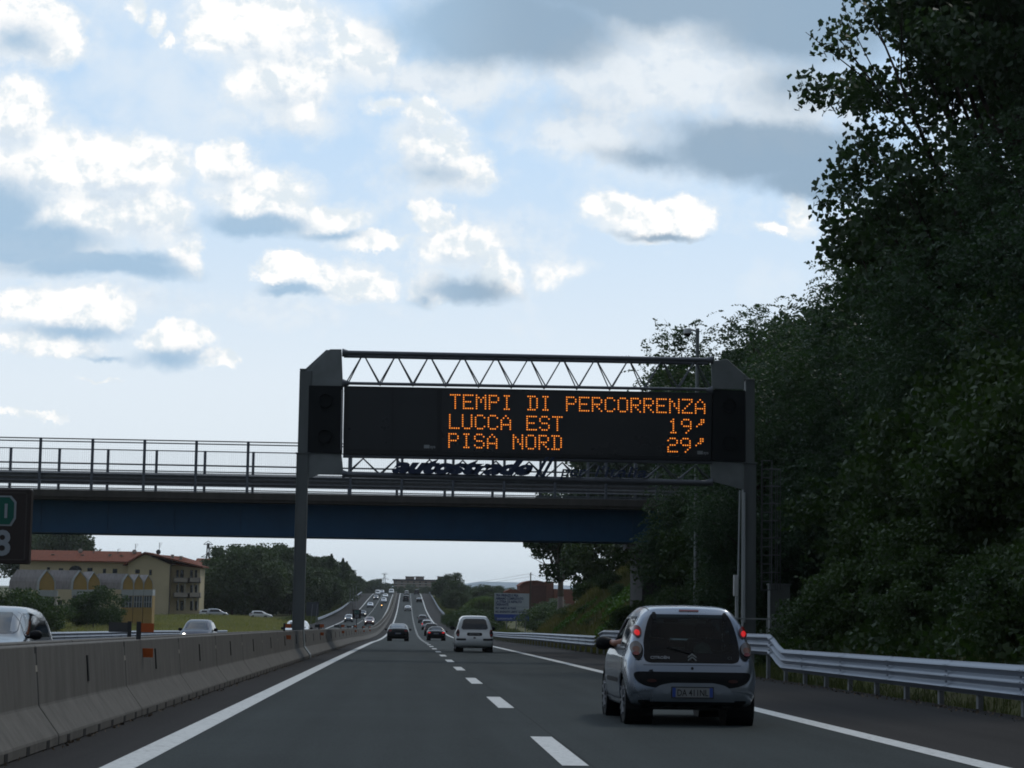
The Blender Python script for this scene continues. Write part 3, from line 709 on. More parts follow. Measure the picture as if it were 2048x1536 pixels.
# ------------------------------------------------------------------ vehicles
def crom(a, b, c, d, t): return .5 * ((2*b) + (-a + c)*t + (2*a - 5*b + 4*c - d)*t*t + (-a + 3*b - 3*c + d)*t**3)
def densify(pts, n, sharp=0.0):
    out = []; m = len(pts)
    for i in range(m - 1):
        p0_, p1_, p2_, p3_ = pts[max(i-1, 0)], pts[i], pts[i+1], pts[min(i+2, m-1)]
        for k in range(n):
            t = k / n; out.append(tuple(crom(p0_[j], p1_[j], p2_[j], p3_[j], t) * (1 - sharp) + (p1_[j] + (p2_[j] - p1_[j]) * t) * sharp for j in range(len(p1_))))
    out.append(tuple(pts[-1])); return out
# station: y, z bottom, z belt, z top, half width, half roof width
PROF = {
 'hatch': [(0,.36,.50,.58,.84,.74),(.035,.28,.62,.74,.93,.84),(.09,.25,.74,.86,.97,.83),(.17,.23,.82,1.02,.985,.80),(.27,.22,.86,1.24,.99,.75),(.36,.21,.88,1.385,1,.69),(.50,.2,.89,1.44,1,.67),(1.1,.2,.90,1.465,1,.68),(1.7,.2,.90,1.45,1,.67),(2.1,.2,.89,1.36,1,.66),(2.5,.2,.88,1.14,1,.68),(2.75,.2,.87,.98,.99,.74),(3.0,.2,.80,.90,.97,.72),(3.25,.22,.68,.78,.92,.70),(3.39,.27,.56,.66,.84,.65),(3.43,.34,.50,.58,.75,.55)],
 'mpv': [(0,.36,.50,.56,.88,.80),(.05,.28,.62,.72,.96,.86),(.13,.25,.80,.90,.985,.86),(.18,.23,.92,1.06,.99,.84),(.27,.22,.95,1.36,.99,.77),(.38,.21,.96,1.54,1,.70),(.6,.2,.96,1.60,1,.69),(1.5,.2,.96,1.63,1,.70),(2.1,.2,.95,1.60,1,.69),(2.6,.2,.94,1.42,1,.68),(3.1,.2,.93,1.12,1,.72),(3.3,.2,.92,1.02,.99,.74),(3.7,.2,.84,.93,.97,.72),(4.0,.22,.70,.80,.92,.70),(4.12,.27,.56,.66,.84,.65),(4.17,.34,.50,.58,.75,.55)],
 'sedan': [(0,.36,.55,.66,.84,.76),(.04,.28,.72,.86,.93,.82),(.12,.25,.84,.98,.96,.82),(.35,.22,.90,1.03,.985,.78),(.62,.2,.91,1.05,1,.74),(1.0,.2,.91,1.24,1,.68),(1.35,.2,.91,1.37,1,.64),(1.8,.2,.91,1.41,1,.64),(2.3,.2,.90,1.39,1,.64),(2.7,.2,.89,1.24,1,.65),(3.15,.2,.88,1.0,1,.72),(3.4,.2,.86,.94,.99,.74),(3.9,.2,.78,.87,.97,.74),(4.3,.22,.66,.76,.90,.70),(4.42,.27,.55,.64,.82,.62),(4.47,.34,.48,.56,.7,.5)],
 'roadster': [(0,.34,.50,.60,.80,.66),(.04,.27,.64,.75,.90,.72),(.15,.24,.76,.84,.95,.72),(.5,.2,.80,.90,1,.70),(.85,.2,.81,.93,1,.66),(1.05,.2,.81,1.14,1,.56),(1.3,.2,.81,1.22,1,.52),(1.7,.2,.81,1.22,1,.52),(1.95,.2,.80,1.16,1,.54),(2.35,.2,.80,.92,1,.66),(2.6,.2,.78,.86,.99,.70),(3.2,.2,.72,.80,.97,.70),(3.7,.22,.60,.70,.9,.66),(3.9,.27,.5,.58,.8,.6),(3.95,.34,.45,.5,.7,.5)],
 'van': [(0,.38,.52,.60,.92,.86),(.03,.30,.8,.95,.97,.92),(.06,.26,1.0,1.3,.99,.90),(.10,.25,1.0,1.65,.99,.86),(.2,.24,1.0,1.82,1,.83),(.6,.22,1.0,1.88,1,.82),(2.4,.22,1.0,1.88,1,.82),(3.0,.22,1.0,1.80,1,.80),(3.5,.22,1.0,1.45,1,.78),(3.85,.22,.98,1.12,1,.8),(4.2,.22,.84,.98,.97,.76),(4.45,.26,.64,.76,.9,.7),(4.5,.34,.52,.6,.8,.6)],
}
DIM = {'hatch': (3.43, 1.63, 1.465), 'mpv': (4.17, 1.72, 1.63), 'sedan': (4.47, 1.78, 1.41), 'roadster': (3.95, 1.68, 1.22), 'van': (4.5, 1.85, 1.88)}
def section(st, hw):
    y, zb, zl, zt, wm, wr = st; w = wm * hw; r = wr * hw; wb = w * .95; d = zl - zb; u = zt - zl
    return [(0, zb), (w*.80, zb), (w*.955, zb + min(.09, d*.3)), (w*.992, zb + d*.42), (w, zb + d*.62), (w*.985, zb + d*.86), (wb, zl), (wb + (r-wb)*.30, zl + u*.42), (wb + (r-wb)*.68, zl + u*.76), (r*.97, zt - u*.07), (r*.80, zt - u*.0), (r*.45, zt + .012), (0, zt + .018)]
def paint(name, c, metallic=.6, rough=.3): return mat(name, c, rough, metallic, var=.03, coat=.8, scale=1.0)
M_tyre = mat('tyre', (.016, .016, .016), .85, var=.15, scale=12)
M_rim = mat('wheel_rim', (.30, .31, .33), .35, metal=.8, var=.08)
M_blk = mat('black_plastic', (.008, .009, .010), .55, var=.1, spec=.2)
M_frit = mat('glass_border', (.003, .003, .004), .08, var=.02, spec=.22)
M_dglass = mat('dark_glass', (.010, .013, .015), .05, var=.1, spec=.8)
M_wglass = mat('screen_glass', (.025, .032, .036), .06, var=.3, scale=3, spec=.7)
M_rglass = mat('bright_rear_glass', (.05, .065, .07), .06, var=.25, scale=3, spec=1.0, coat=1.0)
M_tail = mat('tail_red', (.16, .008, .006), .2, var=.1, coat=.5)
M_tail_on = mat('tail_red_lit', (.5, .02, .02), .2, emit=(1, .02, .02), es=.42)
M_head = mat('headlamp_lit', (.8, .8, .75), .1, emit=(1, .95, .85), es=4.0)
M_headoff = mat('headlamp', (.35, .37, .38), .1, var=.1, coat=.5)
M_amb = mat('indicator', (.16, .06, .03), .25, var=.1, coat=.4)
M_platew = mat('plate_white', (.22, .23, .23), .5, var=.05)
M_plateb = mat('plate_blue', (.02, .06, .28), .5)
M_platek = mat('plate_black', (.01, .01, .01), .6)
def wheel(parent, x, y, r, w, side, hero=False):
    root = MB().lathe([(-w/2, r*.62), (-w/2, r*.93), (-w*.36, r), (w*.36, r), (w/2, r*.93), (w/2, r*.62), (-w/2, r*.62)], 32 if hero else 18).build('wheel', M_tyre, parent, smooth=True, angle=R(50), loc=(x, y, r))
    h = MB().use(M_rim); f = side * w / 2
    h.lathe([(f * .98, r*.64), (f * 1.02, r*.60), (f * .7, r*.58), (f*.2, r*.56)], 28 if hero else 16)
    n = 9 if hero else 6
    for k in range(n):
        t = k * 2 * math.pi / n; a = Vector((f * .85, 0, 0)); b = Vector((f * .97, math.cos(t) * r*.60, math.sin(t) * r*.60)); h.bar(a, b, .045 if hero else .06, .03)
    h.lathe([(f * .99, 0), (f*.99, r*.12), (f*.8, r*.15)], 12)
    h.use(M_blk).lathe([(f * .45, 0), (f*.45, r*.58)], 16)
    h.build('rim', None, root)
    return root
def rrows(a0, a1, z0, z1, r=.06, n=10, taper=0.0, skew=0.0):
    out_ = []
    for k in range(n + 1):
        z = z0 + (z1 - z0) * k / n; e = 0
        if z - z0 < r: e = r - math.sqrt(max(0, r*r - (r - (z - z0))**2))
        if z1 - z < r: e = max(e, r - math.sqrt(max(0, r*r - (r - (z1 - z))**2)))
        t = (z - z0) / (z1 - z0); out_.append((z, a0 + e + taper * t + skew * t, a1 - e - taper * t + skew * t))
    return out_
def erows(ca, cz, ra, rz_, n=8, rot=0.0):
    return [(cz + rz_ * math.sin(t), ca - ra * math.cos(t) + rot * rz_ * math.sin(t), ca + ra * math.cos(t) + rot * rz_ * math.sin(t)) for t in np.linspace(-math.pi/2*.97, math.pi/2*.97, n + 1)]
class Car:
    def __init__(s, typ, pm, label, cat='car', dense=2, W=None, H=None, L=None, lit_tail=False, front=False, group=None, name=None, glass=None, hero=False):
        l0, w0, h0 = DIM[typ]; s.L = L or l0; s.W = W or w0; s.H = H or h0; s.typ = typ
        ky, kz_ = s.L / l0, s.H / h0
        s.root = empty(name or {'van': 'van', 'roadster': 'roadster'}.get(typ, 'car'), label, cat, group=group)
        sts = [(a*ky, b*kz_, c*kz_, d*kz_, e, f) for a, b, c, d, e, f in PROF[typ]]; s.sts = sts
        sts = densify(sts, 6 if hero else 3); nn = 6 if hero else 3
        rows = []
        for st in sts:
            hs = densify(section(st, s.W / 2), nn, .0); rows.append([(-x, st[0], z) for x, z in hs[::-1]] + [(x, st[0], z) for x, z in hs[1:]])
        rr = .29 if typ in ('hatch', 'roadster') else .31; s.rr = rr * (1.0)
        s.wy = (.58 * ky, s.L - .62 * ky) if typ == 'hatch' else ((.72 * ky, s.L - .80 * ky))
        if typ == 'hatch': s.wy = (.54, 2.88)
        h = MB(); h.grid(rows)
        nA = len(rows[0])
        for ri in (0, len(rows) - 1):
            base = ri * nA; c = len(h.v); zz = sum(p[2] for p in rows[ri]) / nA; h.v.append((0, rows[ri][0][1], zz))
            for j in range(nA - 1): h.f.append((base + j, base + j + 1, c)); h.mi.append(0)
        full = bmesh.new(); vv = [full.verts.new(p) for p in h.v]
        for f in h.f:
            try: full.faces.new([vv[i] for i in f])
            except ValueError: pass
        bmesh.ops.remove_doubles(full, verts=full.verts, dist=1e-5)
        bmesh.ops.recalc_face_normals(full, faces=full.faces)
        s.bvh = BVHTree.FromBMesh(full)
        # wheel arches
        ar = s.rr + .055
        for v in full.verts:
            if abs(v.co.x) > s.W * .30:
                for wy in s.wy:
                    dy_, dz_ = v.co.y - wy, v.co.z - s.rr; q = math.hypot(dy_, dz_)
                    if abs(q - ar) < .05 and q > 0: v.co.y = wy + dy_ / q * ar; v.co.z = s.rr + dz_ / q * ar
        dl = []
        for f in full.faces:
            c = f.calc_center_median()
            if abs(c.x) > s.W * .30:
                for wy in s.wy:
                    if math.hypot(c.y - wy, c.z - s.rr) < ar: dl.append(f); break
        bmesh.ops.delete(full, geom=dl, context='FACES')
        s.bm = full; s.pm = pm; s.hero = hero
        if not hero: s.finish_body()
        h = MB()
        for wy in s.wy:
            for sg in (-1, 1):
                Mx = Matrix.Translation((0, wy, s.rr)); xo = sg * s.W * .488
                h.lathe([(xo, ar + .012), (sg * s.W * .28, ar + .012), (sg * s.W * .28, 0)], 24, Mx)
        h.box(-s.W*.40, s.W*.40, .25, s.L - .3, .19, .24)
        h.build('wheel_well', M_blk, s.root)
        for wy in s.wy:
            for sg in (-1, 1): wheel(s.root, sg * (s.W / 2 - .115), wy, s.rr, .185, sg, hero)
    def finish_body(s):
        me = bpy.data.meshes.new('body'); s.bm.to_mesh(me); s.bm.free(); me.materials.append(s.pm)
        me.polygons.foreach_set('use_smooth', [True] * len(me.polygons)); me.update()
        s.body = link('body', me, s.root)
    def cast(s, mode, a, z):
        if mode == 'rear': o, d = Vector((a, -5, z)), Vector((0, 1, 0))
        elif mode == 'front': o, d = Vector((a, s.L + 5, z)), Vector((0, -1, 0))
        elif mode == 'left': o, d = Vector((-5, a, z)), Vector((1, 0, 0))
        else: o, d = Vector((5, a, z)), Vector((-1, 0, 0))
        hit = s.bvh.ray_cast(o, d)
        if hit[0] is None:
            hit = s.bvh.find_nearest(o + d * 5 if mode in ('left', 'right') else o + d * (5 if mode == 'rear' else 5)); 
        nrm = hit[1]
        if nrm.dot(d) > 0: nrm = -nrm
        return hit[0], nrm
    def patch(s, name, mode, rows, m, off=.004, nc=8, nr=2, frit=None, parent=None, thick=0.0):
        rows = densify(rows, nr)
        g_ = []
        for z, a, b in rows:
            r_ = []
            for k in range(nc + 1):
                p, n_ = s.cast(mode, a + (b - a) * k / nc, z); r_.append(tuple(p + n_ * (off + thick)))
            g_.append(r_)
        h = MB(); h.use(m).grid(g_)
        if frit:
            h.use(frit); fi = h.cur; k = 0; H_ = len(g_) - 1
            for i in range(H_):
                for j in range(nc):
                    if i < max(1, H_ // 14) or i >= H_ - max(1, H_ // 14) or j < max(1, nc // 14) or j >= nc - max(1, nc // 14): h.mi[k] = fi
                    k += 1
        o = h.build(name, None, parent or s.root, smooth=True); return o
    def plate(s, z, txt, w=.50, hgt=.11, front=False, blue=True):
        p, n_ = s.cast('front' if front else 'rear', 0, z); sg = 1 if front else -1; y = p.y + sg * .012
        h = MB(); h.box(-w/2 - .012, w/2 + .012, y - .006, y + .006, z - hgt/2 - .012, z + hgt/2 + .012); o = h.build('number_plate', M_platek, s.root)
        y2 = y + sg * .008
        h = MB(); h.box(-w/2, w/2, min(y2, y), max(y2, y), z - hgt/2, z + hgt/2); h.build('plate_face', M_platew, o)
        if blue:
            h = MB()
            for a in (-w/2 + .002, w/2 - .042): h.box(a, a + .04, min(y2 + sg*.002, y), max(y2 + sg*.002, y), z - hgt/2 + .002, z + hgt/2 - .002)
            h.build('plate_band', M_plateb, o)
        if txt:
            t = text_mesh(txt, hgt * .98, M_platek, 'plate_lettering', parent=o, align='CENTER', extrude=.001, width=w * .76, offset=.001)
            t.rotation_euler = (R(90), 0, 0) if not front else (R(90), 0, math.pi); t.location = (0, y2 + sg * .002, z - hgt * .36)
    def mirrors(s, yk=None, m=None, z=None):
        st = s.L * (.60 if s.typ in ('hatch', 'sedan', 'roadster') else .68); zz = (z or s.H * .66)
        for sg in (-1, 1):
            h = MB().use(m or M_blk); x = sg * (s.W / 2 + .07)
            n = 10; Mx = Matrix.Translation((x, st, zz)) @ Matrix.Diagonal((1.0, .55, .72, 1))
            h.lathe([(-.10 * sg + .0, 0), (-.09 * sg, .09), (0, .125), (.07 * sg, .115), (.11 * sg, .07), (.12 * sg, 0)], 14, Mx)
            h.tube((x - sg * .16, st, zz - .05), (x - sg * .05, st, zz - .03), .025, n=8)
            o = h.build('wing_mirror', None, s.root, smooth=True, angle=R(50))
    def basic(s, lit=False, head=False, plate=True):
        k = s.H / DIM[s.typ][2]; hw = s.W / 2
        T = s.typ
        R_ = {'hatch': (.86, 1.34, .70), 'mpv': (1.02, 1.50, .66), 'sedan': (1.07, 1.33, .60), 'roadster': (.94, 1.13, .50), 'van': (1.05, 1.65, .74)}[T]
        s.patch('rear_window', 'rear', rrows(-R_[2]*hw*1.08, R_[2]*hw*1.08, R_[0]*k, R_[1]*k, .09, 8, taper=.12 if T == 'mpv' else .06), M_rglass if T in ('sedan', 'roadster') else M_dglass, nc=8)
        F = {'hatch': (.98, 1.37, .74), 'mpv': (1.10, 1.52, .76), 'sedan': (1.02, 1.32, .72), 'roadster': (.92, 1.13, .62), 'van': (1.16, 1.70, .78)}[T]
        s.patch('windscreen', 'front', rrows(-F[2]*hw, F[2]*hw, F[0]*k, F[1]*k, .06, 8, taper=.07), M_wglass, nc=8)
        S = {'hatch': (.95, 1.33, .55, 2.25), 'mpv': (1.02, 1.50, .6, 2.9), 'sedan': (.97, 1.30, 1.05, 2.85), 'roadster': (.87, 1.10, 1.15, 2.15), 'van': (1.10, 1.60, 2.4, 3.5)}[T]
        ky = s.L / DIM[T][0]
        for md in ('left', 'right'):
            s.patch('side_window', md, [(z, a + (z - S[0]) * .35, b - (z - S[0]) * 1.15) for z, a, b in rrows(S[2]*ky, S[3]*ky, S[0]*k, S[1]*k, .05, 6)], M_dglass, nc=10)
        tl = {'hatch': (.80, .12, .07, .16), 'mpv': (.86, .12, .07, .17), 'sedan': (.78, .80, .15, .09), 'roadster': (.70, .64, .11, .06), 'van': (.90, .90, .06, .22)}[T]
        zt = {'hatch': .86, 'mpv': .86, 'sedan': .84, 'roadster': .70, 'van': .95}[T] * k
        for sg in (-1, 1):
            cx = sg * hw * (.86 if T != 'sedan' and T != 'roadster' else .72)
            s.patch('tail_light', 'rear', erows(cx, zt, tl[2], tl[3], 8), M_tail_on if lit else M_tail, nc=4, off=.006)
            o = s.patch('headlight', 'front', erows(sg * hw * .70, {'van': .78, 'mpv': .70, 'hatch': .72}.get(T, .64) * k, .15, .075, 6), M_headoff, nc=4, off=.006)
            if head:
                p, n_ = s.cast('front', sg * hw * .68, {'van': .78, 'mpv': .70, 'hatch': .72}.get(T, .64) * k)
                h = MB(); Mx = Matrix.Translation(p + Vector((0, .0, 0))) @ Matrix.Rotation(R(90), 4, 'Z'); h.lathe([(.02, 0), (.02, .065), (-.05, .08)], 14, Mx); h.build('lamp', M_head, o)
        if T != 'mpv': s.patch('bumper_trim', 'rear', rrows(-hw*.86, hw*.86, .36*k, .50*k, .04, 4), M_blk, nc=8)
        s.patch('grille', 'front', rrows(-hw*.45, hw*.45, .34*k, .50*k, .05, 4), M_blk, nc=8)
        if plate:
            s.plate(.62*k if T != 'mpv' else .80*k, '', .46, .10)
            s.plate(.46*k, '', .46, .10, front=True)
        s.mirrors(m=s.pm if T == 'van' else M_blk)
        return s
    def place(s, X, Y, away=True, steer=0.0):
        s.root.location = (X, Y, zroad(X, Y)); s.root.rotation_euler = (math.atan(slope_at(Y)) * (1 if away else -1), 0, (0 if away else math.pi) + steer)
        return s
# ---- the silver hatchback in the right lane
P_silver = mat('silver_blue_paint', (.25, .285, .335), .30, metal=.72, var=.03, scale=1, coat=.7)
hero = Car('hatch', P_silver, 'silver five-door hatchback close ahead in the right lane with both upper tail lamps lit', hero=True)
GLASS = [(.765,-.50,.50),(.775,-.545,.545),(.80,-.578,.578),(.86,-.592,.592),(1.0,-.588,.588),(1.15,-.560,.560),(1.27,-.522,.522),(1.335,-.49,.49),(1.355,-.475,.475)]
def inside(rows, z, x, sh=.035):
    if z < rows[0][0] + sh or z > rows[-1][0] - sh: return False
    for i in range(len(rows) - 1):
        if rows[i][0] <= z <= rows[i+1][0]:
            t = (z - rows[i][0]) / (rows[i+1][0] - rows[i][0]); a = rows[i][1] + (rows[i+1][1] - rows[i][1]) * t; b = rows[i][2] + (rows[i+1][2] - rows[i][2]) * t
            return a + sh < x < b - sh
    return False
WIND = [(z, a, b) for z, a, b in rrows(-.66, .66, 1.0, 1.39, .07, 8, taper=.10)]
FWIN = [(.93,1.20,2.42),(1.0,1.19,2.28),(1.12,1.20,2.08),(1.24,1.21,1.86),(1.33,1.24,1.66)]
RWIN = [(.95,.62,1.13),(1.02,.54,1.13),(1.14,.52,1.14),(1.25,.56,1.14),(1.33,.66,1.15)]
dl = []
for f in hero.bm.faces:
    c = f.calc_center_median(); n_ = f.normal
    if c.y < .62 and abs(c.x) < .62 and inside(GLASS, c.z, c.x, .05): dl.append(f)
    elif c.y > 1.8 and inside(WIND, c.z, c.x, .03) and abs(c.x) < .6 and n_.z > -.2 and n_.y > .2: dl.append(f)
    elif abs(n_.x) > .45 and c.z > .9 and (inside(FWIN, c.z, c.y, .025) or inside(RWIN, c.z, c.y, .03)): dl.append(f)
bmesh.ops.delete(hero.bm, geom=dl, context='FACES')
hero.finish_body()
sol = hero.body.modifiers.new('thickness', 'SOLIDIFY'); sol.thickness = .02; sol.offset = -1
M_rg = glass_mat('rear_glass', .34, .40); M_sg = glass_mat('side_glass', .45, .9); M_ws = glass_mat('windscreen_glass', .8, .8)
hero.patch('rear_window', 'rear', GLASS, M_rg, nc=30, nr=4, frit=M_frit, off=.006)
hero.patch('lower_glass_band', 'rear', [(.775,-.53,.53),(.80,-.565,.565),(.87,-.58,.58),(.885,-.58,.58)], M_frit, nc=24, off=.008)
hero.patch('windscreen', 'front', WIND, M_ws, nc=16, frit=M_frit)
hero.patch('front_side_window', 'right', FWIN, M_sg, nc=14, frit=M_blk); 
for md in ('left', 'right'): hero.patch('rear_side_window', md, RWIN, M_dglass if md == 'left' else M_sg, nc=12, frit=M_blk)
# black frame of the open driver's window
def strip(rows_edge, md, wdt, m, name, off=.006):
    h = MB().use(m); g_ = []
    for (a, z), (a2, z2) in rows_edge:
        r_ = []
        for t in (0, .5, 1): p, n_ = hero.cast(md, a + (a2 - a) * t, z + (z2 - z) * t); r_.append(tuple(p + n_ * off))
        g_.append(r_)
    h.grid(g_); return h.build(name, None, hero.root, smooth=True)
edge = [((b, z), (b + wd, z + .0)) for z, a, b in densify(FWIN, 3) for wd in (.035,)]
strip(edge, 'left', .03, M_blk, 'window_frame')
strip([((a - .05, z), (a, z)) for z, a, b in densify(FWIN, 3)], 'left', .03, M_blk, 'door_pillar')
strip([((y, .905), (y, .935)) for y in np.linspace(.6, 2.45, 30)], 'left', .03, M_blk, 'sill_seal'); strip([((y, .905), (y, .935)) for y in np.linspace(.6, 2.45, 30)], 'right', .03, M_blk, 'sill_seal')
# tail lamps stacked on the rear pillars
for sg in (-1, 1):
    hero.patch('tail_light_housing', 'rear', [(.80, sg*.665-.035, sg*.665+.045), (.86, sg*.665-.06, sg*.665+.075), (.98, sg*.658-.058, sg*.658+.07), (1.03, sg*.65-.045, sg*.65+.055), (1.10, sg*.645-.045, sg*.645+.055), (1.20, sg*.628-.04, sg*.628+.04), (1.24, sg*.618-.015, sg*.618+.02)], M_blk if False else P_silver, nc=6, off=.010)
    o = hero.patch('tail_light', 'rear', erows(sg * .648, 1.135, .045, .072, 10), M_tail, nc=6, off=.030); hero.patch('lamp_core', 'rear', erows(sg * .646, 1.115, .024, .036, 8), M_tail_on, nc=6, off=.036)
    hero.patch('reversing_lamp', 'rear', erows(sg * .672, .93, .058, .085, 10), mat('clear_lamp', (.13, .115, .11), .15, var=.1, coat=.6), nc=6, off=.028)
    hero.patch('indicator_lamp', 'rear', erows(sg * .672, .915, .035, .035, 8), M_amb, nc=5, off=.034)
    hero.patch('lower_lamp', 'rear', erows(sg * .676, .862, .032, .022, 6), M_tail, nc=4, off=.034)
    hero.patch('lamp_bezel', 'rear', erows(sg * .660, .90, .064, .105, 10), M_frit, nc=6, off=.020)
    hero.patch('fog_lamp', 'rear', erows(sg * .50, .548, .06, .020, 6), mat('dim_reflector', (.05, .008, .006), .4), nc=4, off=.012)
    hero.patch('window_hinge', 'rear', rrows(sg*.44-.028, sg*.44+.028, 1.285, 1.375, .015, 4), M_blk, nc=4, off=.016)
    hero.patch('plate_lamp_bump', 'rear', erows(sg * .325, .43, .045, .042, 8), P_silver, nc=6, off=.022)
hero.patch('high_brake_light', 'rear', rrows(-.125, .125, 1.392, 1.412, .009, 4), M_tail, nc=6, off=.010)
hero.patch('bumper_insert', 'rear', [(.465,-.46,.46),(.48,-.56,.56),(.515,-.645,.645),(.565,-.70,.70),(.62,-.718,.718),(.648,-.70,.70),(.657,-.655,.655)], M_blk, nc=28, off=.005)
hero.patch('bumper_centre', 'rear', [(.30,-.52,.52),(.40,-.50,.50),(.47,-.44,.44),(.505,-.36,.36),(.525,-.25,.25)], P_silver, nc=24, off=.009)
hero.patch('lower_valance', 'rear', [(.25,-.60,.60),(.285,-.66,.66),(.315,-.66,.66)], M_blk, nc=20, off=.006)
hero.patch('tailgate_seam', 'rear', [(.735,-.60,.60),(.740,-.60,.60)], M_blk, nc=24, off=.003)
hero.patch('boot_lock', 'rear', erows(0, .70, .018, .018, 6), M_blk, nc=4, off=.006)
hero.plate(.41, 'DA 411NL', .50, .115)
t = text_mesh('CITROËN', .052, mat('chrome_letters', (.22, .23, .24), .35, metal=.6), 'tailgate_lettering', parent=hero.root, extrude=.002, offset=.0012, width=.235)
p, n_ = hero.cast('rear', -.40, .83); t.rotation_euler = (R(90) - math.asin(min(1, max(-1, n_.z))) * 1.0, 0, 0); t.location = (-.515, p.y - .035, .812)
h = MB(); p, n_ = hero.cast('rear', 0, .835)
for k in (0, 1):
    z0 = .80 + k * .036
    h.prism([(-.052, z0 - .012), (0, z0 + .028), (.052, z0 - .012), (.052, z0 + .008), (0, z0 + .050), (-.052, z0 + .008)], p.y - .034, p.y - .015)
h.build('chevron_badge', mat('chrome', (.34, .36, .37), .3, metal=.7), hero.root)
t = text_mesh('C1', .05, mat('dull_chrome', (.10, .11, .11), .3, metal=.8), 'model_lettering', parent=hero.root, extrude=.002); t.rotation_euler = (R(78), 0, 0); t.location = (.44, p.y - .012, .815)
t = text_mesh('ABL', .03, M_platek, 'dealer_lettering', parent=hero.root, extrude=.001, shear=.3, offset=.002); p2, _ = hero.cast('rear', -.5, .665); t.rotation_euler = (R(90), 0, 0); t.location = (-.535, p2.y - .008, .662)
h = MB(); h.tube((.30, .06, .285), (.30, .25, .285), .022); 
# side details: mirrors, door seams, black side strip, handles
hero.mirrors(m=M_blk, z=.98)
for md in ('left', 'right'):
    hero.patch('door_strip', md, rrows(1.0, 2.35, .50, .555, .02, 3), M_blk, nc=12, off=.008)
    for yy in (1.16, 2.35, .60): hero.patch('door_seam', md, [(z, yy - .004 + (.10 * max(0, .6 - z) if yy < 1 else 0), yy + .004 + (.10 * max(0, .6 - z) if yy < 1 else 0)) for z in np.linspace(.30, .90, 8)], M_blk, nc=1, off=.003)
    for yy in (1.35, .72): hero.patch('door_handle', md, rrows(yy - .08, yy + .08, .80, .83, .012, 3), P_silver, nc=5, off=.022)
    hero.patch('sill_trim', md, rrows(.88, 2.54, .225, .30, .02, 3), P_silver, nc=12, off=.012)
for sg in (-1, 1):
    h = MB()
    for a in np.linspace(.32, 2.0, 16): 
        q_, n_ = hero.cast('left' if sg < 0 else 'right', a, 1.3)
    h = MB(); pts = []
    for y in np.linspace(.40, 1.95, 14):
        q_ = hero.bvh.ray_cast(Vector((sg * .50, y, 4)), Vector((0, 0, -1)))[0]
        if q_: pts.append(q_ + Vector((0, 0, .002)))
    h.path(pts, .006, 5); h.build('roof_gutter', M_blk, hero.root)
h = MB(); q_ = hero.bvh.ray_cast(Vector((0, 1.75, 4)), Vector((0, 0, -1)))[0]; h.tube(q_, q_ + Vector((0, -.22, .28)), .004, n=5); h.tube(q_ - Vector((0, 0, .01)), q_ + Vector((0, -.03, .03)), .018, .01); h.build('aerial', M_blk, hero.root)
# wiper
h = MB(); pa = hero.cast('rear', .0, .88)[0] + Vector((0, -.03, 0)); pb = hero.cast('rear', -.30, .96)[0] + Vector((0, -.025, 0)); h.tube(pa, pb, .008, n=5); h.tube(pa - Vector((0, -.03, 0)), pa + Vector((0, -.01, 0)), .028, n=10); h.build('rear_wiper', M_blk, hero.root)
# cabin
M_seat = mat('seat_cloth', (.010, .011, .013), .9, var=.15); h = MB()
h.box(-.70, .70, .45, 2.6, .26, .30).box(-.68, .68, .62, .80, .3, .92).box(-.68, .68, .45, .62, .3, .74); h.build('rear_bench', M_seat, hero.root, bevel=.02)
for sg in (-1, 1):
    h = MB(); h.box(sg*.35-.25, sg*.35+.25, 1.35, 1.47, .5, 1.05).box(sg*.35-.25, sg*.35+.25, 1.3, 1.85, .35, .52); h.box(sg*.35-.13, sg*.35+.13, 1.34, 1.42, 1.07, 1.25); h.build('front_seat', M_seat, hero.root, bevel=.04)
h = MB(); h.box(-.68, .68, 2.15, 2.55, .5, .93); h.build('dashboard', M_seat, hero.root, bevel=.04)
h = MB(); h.box(-.10, .10, 2.02, 2.04, 1.26, 1.32); h.build('interior_mirror', M_blk, hero.root)
hp = P(1385, 1380, 24.85)
hero.place(hp.x, 24.85)
# the bag on the rear shelf
bg_ = MB(); prof = [(0, 0), (.0, .12), (.06, .13), (.14, .11), (.2, .07), (.22, 0)]
bg_.lathe(prof, 14, Matrix.Translation((hp.x + .20, 24.85 + .56, zr(25.4) + .80)) @ Matrix.Rotation(R(-90), 4, 'Y') @ Matrix.Diagonal((1, .7, 1, 1)))
tag(bg_.build('bag', mat('bag_cloth', (.30, .42, .40), .8, var=.45, scale=9), smooth=True), 'pale green and white bag behind the rear window of the silver hatchback', 'bag')
